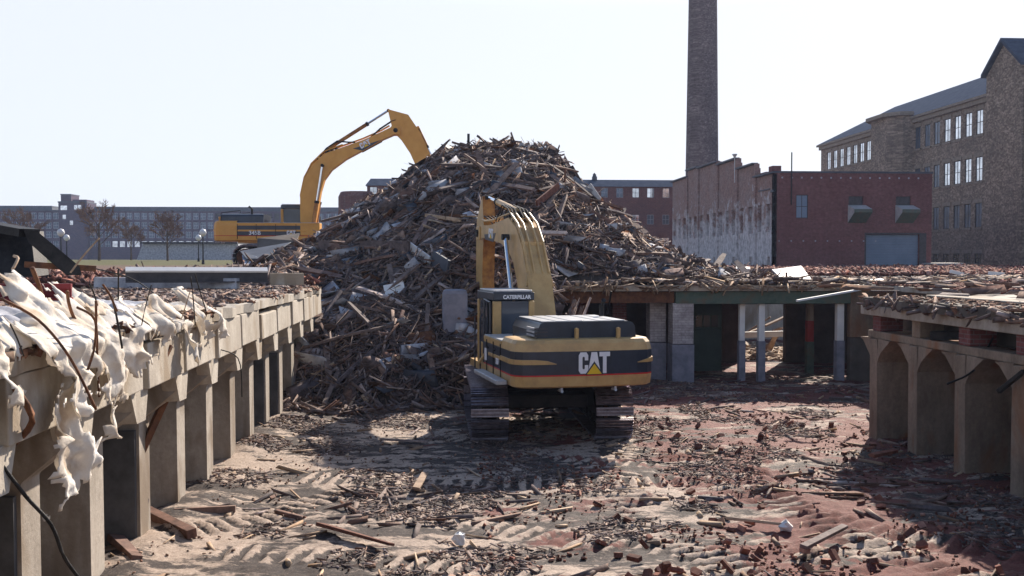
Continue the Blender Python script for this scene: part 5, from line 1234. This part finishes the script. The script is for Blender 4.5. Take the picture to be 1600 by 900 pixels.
# ------------------------------------------------------------------ torn sheeting over the dock edge
def inside(x, y, poly):
    c = False; j = len(poly) - 1
    for i in range(len(poly)):
        xi, yi = poly[i]; xj, yj = poly[j]
        if (yi > y) != (yj > y) and x < (xj - xi) * (y - yi) / (yj - yi) + xi: c = not c
        j = i
    return c
def sheet(poly, label, seed, off=0.0, mat='white_cloth', stepu=.03, name='torn_sheet'):
    """ragged hanging sheet on the dock's edge plane; outline in (Y, height)"""
    X = LX + .12 + off; pts = [((lambda q: (q.y, q.z))(PX(px, py, X))) for px, py in poly]
    ys = [p[0] for p in pts]; zs = [p[1] for p in pts]; y0, y1, z0, z1 = min(ys), max(ys), min(zs), max(zs)
    nu = int((y1 - y0) / stepu) + 2; nv = int((z1 - z0) / stepu) + 2; idx = {}; vs = []; fs = []
    U, V = np.meshgrid(np.linspace(y0, y1, nu), np.linspace(z0, z1, nv))
    d = .13 * lnoise(U, V * .6, seed, 2.1) + .07 * lnoise(U, V, seed + 1, 4.3) + .035 * lnoise(U, V, seed + 2, 9.0) + .05 * lnoise(U * 2.4, V * .4, seed + 8, 4.0)
    ju = .06 * vnoise(U, V, seed + 3, 2, 6); jv = .06 * vnoise(U, V, seed + 4, 2, 6)
    ru = .26 * vnoise(U, V, seed + 6, 5, 4.5); rv = .34 * vnoise(U, V, seed + 7, 5, 4.5)
    hol = vnoise(U, V, seed + 9, 5, 2.6)
    for j in range(nv):
        for i in range(nu):
            if inside(U[j, i] + ru[j, i], V[j, i] + rv[j, i], pts) and hol[j, i] < .30: idx[(i, j)] = 1
    vid = {}
    def vv(i, j):
        if (i, j) not in vid:
            i2, j2 = min(i, nu - 1), min(j, nv - 1); z = V[j2, i2] + jv[j2, i2]; x = X + d[j2, i2] + .05
            k = max(0, z - (HD + .0)); x -= k * 1.0   # above the edge it lies back over the dock
            vid[(i, j)] = len(vs); vs.append((x, U[j2, i2] + ju[j2, i2], z))
        return vid[(i, j)]
    for (i, j) in idx:
        if i < nu - 1 and j < nv - 1: fs.append((vv(i, j), vv(i + 1, j), vv(i + 1, j + 1), vv(i, j + 1)))
    o = mesh_obj(name, vs, fs, mat, smooth=False); s = o.modifiers.new('th', 'SOLIDIFY'); s.thickness = .005
    return tag(o, label, 'sheeting')
sheet([(0, 545), (25, 515), (62, 500), (72, 560), (40, 575), (22, 590), (10, 635), (-10, 640), (-10, 545)], 'ragged white sheet hanging over the closest bay of the dock', 3)
sheet([(60, 505), (100, 470), (118, 440), (155, 425), (182, 440), (200, 490), (205, 560), (202, 638), (168, 610), (140, 600), (120, 640), (92, 655), (80, 600), (66, 560)], 'largest torn white sheet draped over the dock edge', 5, .06)
sheet([(78, 600), (120, 600), (112, 650), (124, 740), (108, 775), (88, 780), (78, 808), (62, 790), (60, 765), (78, 740), (66, 715), (70, 650)], 'long stained strip of white sheet hanging lowest to the floor', 9, .0)
sheet([(140, 610), (178, 640), (172, 668), (150, 695), (146, 660)], 'small ragged white flap beside the largest torn sheet', 12, .1)
sheet([(185, 475), (230, 468), (275, 462), (288, 485), (262, 505), (240, 520), (222, 530), (215, 560), (205, 590), (195, 560)], 'torn white sheet with a jagged hem over the next bay', 15, .04)
sheet([(244, 480), (286, 470), (292, 520), (305, 560), (290, 572), (268, 572), (262, 530), (250, 540), (240, 520)], 'brown stained sheet hanging like a sleeve from the dock', 19, .02)
sheet([(300, 452), (322, 448), (332, 480), (338, 505), (348, 528), (341, 550), (333, 525), (315, 530), (304, 510)], 'farthest white rag hanging over the dock edge'.replace('farthest', 'small pointed'), 23, .02)
def crumple(x0, x1, y0, y1, amp, mat, label, seed, base=HD):
    nx, ny = int((x1 - x0) / .05), int((y1 - y0) / .05); X, Y = np.meshgrid(np.linspace(x0, x1, nx), np.linspace(y0, y1, ny))
    u = (X - x0) / (x1 - x0) * 2 - 1; v = (Y - y0) / (y1 - y0) * 2 - 1; rad = np.sqrt(u * u + v * v) + .7 * vnoise(X, Y, seed, 4, 1.6)
    Z = base + amp * np.clip(1 - rad, 0, 1) ** .6 * (.55 + .55 * lnoise(X, Y, seed + 1, 1.7) + .35 * lnoise(X, Y, seed + 4, 3.6)) + .035 * lnoise(X, Y, seed + 2, 7.0) + .03
    i = (np.arange(ny - 1)[:, None] * nx + np.arange(nx - 1)[None]).ravel(); k = (rad[:-1, :-1] < 1).ravel(); i = i[k]
    o = mesh_obj('crumpled_sheet', np.stack([X, Y, Z], -1).reshape(-1, 3), np.stack([i, i + 1, i + nx + 1, i + nx], -1), mat, smooth=False); return tag(o, label, 'sheeting')
crumple(-7.0, -3.5, 8.0, 10.0, .16, 'grey_cloth', 'crumpled white sheeting toned grey as in shade before the maroon beam', 61)  # grey sheets here: white fabric with its shadow put into the colour
crumple(-6.9, -4.2, 10.6, 12.4, .28, 'grey_cloth', 'white sheeting toned pale blue grey as in shade, heaped behind the maroon beam', 64)
crumple(-5.0, -3.5, 10.8, 12.9, .5, 'white_cloth', 'peaked cream sheet standing over the dock edge', 67)
crumple(-6.2, -3.9, 13.0, 16.4, .26, 'grey_cloth', 'white sheeting toned dull blue as in shade between the peaked sheet and the white rags', 70)
crumple(-4.9, -3.5, 13.6, 15.6, .22, 'white_cloth', 'white crumpled sheeting along the dock lip', 73)
crumple(-5.0, -3.5, 6.8, 8.0, .1, 'white_cloth', 'white crumpled sheeting on the closest corner of the dock', 76)
# bent reinforcing rods
def rod(pts, Y, label, r=.012, mat='rust', name='reinforcing_rod'):
    q = [P(px, py, Y + (k * .12 if isinstance(Y, (int, float)) else 0)) for k, (px, py) in enumerate(pts)]
    s = []
    for i in range(len(q) - 1):
        a, b_, c_, d_ = q[max(i - 1, 0)], q[i], q[i + 1], q[min(i + 2, len(q) - 1)]
        for k in range(5):
            t = k / 5; s.append(.5 * ((2 * b_) + (c_ - a) * t + (2 * a - 5 * b_ + 4 * c_ - d_) * t * t + (3 * b_ - a - 3 * c_ + d_) * t ** 3))
    s.append(q[-1]); b = MB(); b.tube(s, r, mat, 7); return tag(b.build(name, smooth=True), label, 'rod')
rod([(0, 466), (60, 500), (110, 560), (150, 640)], 8.3, 'bent rusty rod sagging across the closest torn sheet')
rod([(150, 470), (148, 540), (130, 600), (120, 660), (108, 680)], 9.2, 'dark rod hanging down over the largest sheet')
rod([(120, 480), (148, 500), (152, 560), (155, 620)], 9.4, 'curved dark rod looped on the largest sheet')
rod([(50, 418), (62, 450), (70, 480), (80, 500)], 9.6, 'upright rusty rod standing before the maroon beam', .022)
rod([(105, 455), (108, 475), (118, 500), (140, 520)], 9.6, 'hooked rusty rod beside the peaked cream sheet', .016)
rod([(20, 420), (28, 404), (22, 400)], 12.5, 'small hooked rod end above the crumpled sheeting', .018, 'timber_pale')
rod([(110, 426), (130, 400), (155, 372)], 13, 'thin pale rod pointing up beside the spreading tree', .012, 'timber_pale')
rod([(150, 420), (215, 440), (290, 500), (330, 540), (372, 560), (378, 620)], 15.2, 'long thin dark wire trailing down past the hanging rags', .009, 'dark_steel')
rod([(0, 722), (40, 775), (80, 820), (100, 870), (125, 905)], 8.2, 'smooth grey cable curving down to the floor across the piers', .016, 'dark_steel', 'cable')
rod([(18, 600), (50, 660), (-10, 720)], 8.3, 'rusty bent angle iron under the closest sheet', .028)
rod([(228, 462), (240, 480), (250, 500)], 13.5, 'short pale stick resting on the blue toned sheeting', .02, 'timber_pale')
rod([(1480, 600), (1520, 580), (1545, 540), (1552, 525)], 16.5, 'dark loose cable hanging over the flared pier', .018, 'dark_steel', 'cable')
rod([(1400, 470), (1415, 490), (1425, 500)], 19.5, 'thin pale rod leaning on the stained edge beam', .02, 'frame_pale')
rod([(955, 455), (952, 475), (947, 497)], 29.4, 'thin dark wire hanging from the rusty lintel', .03, 'dark_steel', 'wire')
rr = random.Random(9)
for k in range(9):
    x0 = rr.uniform(15, 330); y0_ = 430 + (x0 < 60) * 50 + rr.uniform(0, 40); ln = rr.uniform(30, 110); cx_ = rr.uniform(-30, 30); Yk = PX(x0, 500, LX + .35).y
    rod([(x0, y0_ - rr.uniform(0, 12)), (x0 + cx_ * .5, y0_ + ln * .4), (x0 + cx_, y0_ + ln)], Yk, 'thin bent wire among the torn sheets on the dock edge', rr.choice((.006, .008, .011)), rr.choice(('dark_steel', 'rust', 'timber_pale')), 'tie_wire')['group'] = 'thin wires among the torn sheets'
# steel sections lodged in the broken bearings of the right dock
leaning('steel_channel', (1455, 524), 18.3, (1502, 524), 18.0, .3, .16, 'dark_steel', 'dark steel channel lodged under the stained edge beam', 'channel')
0 and leaning('steel_channel', (1340, 497), 21.6, (1400, 497), 21.8, .2, .10, 'frame_pale', 'pale steel channel at the corner of the stained dock', 'channel')
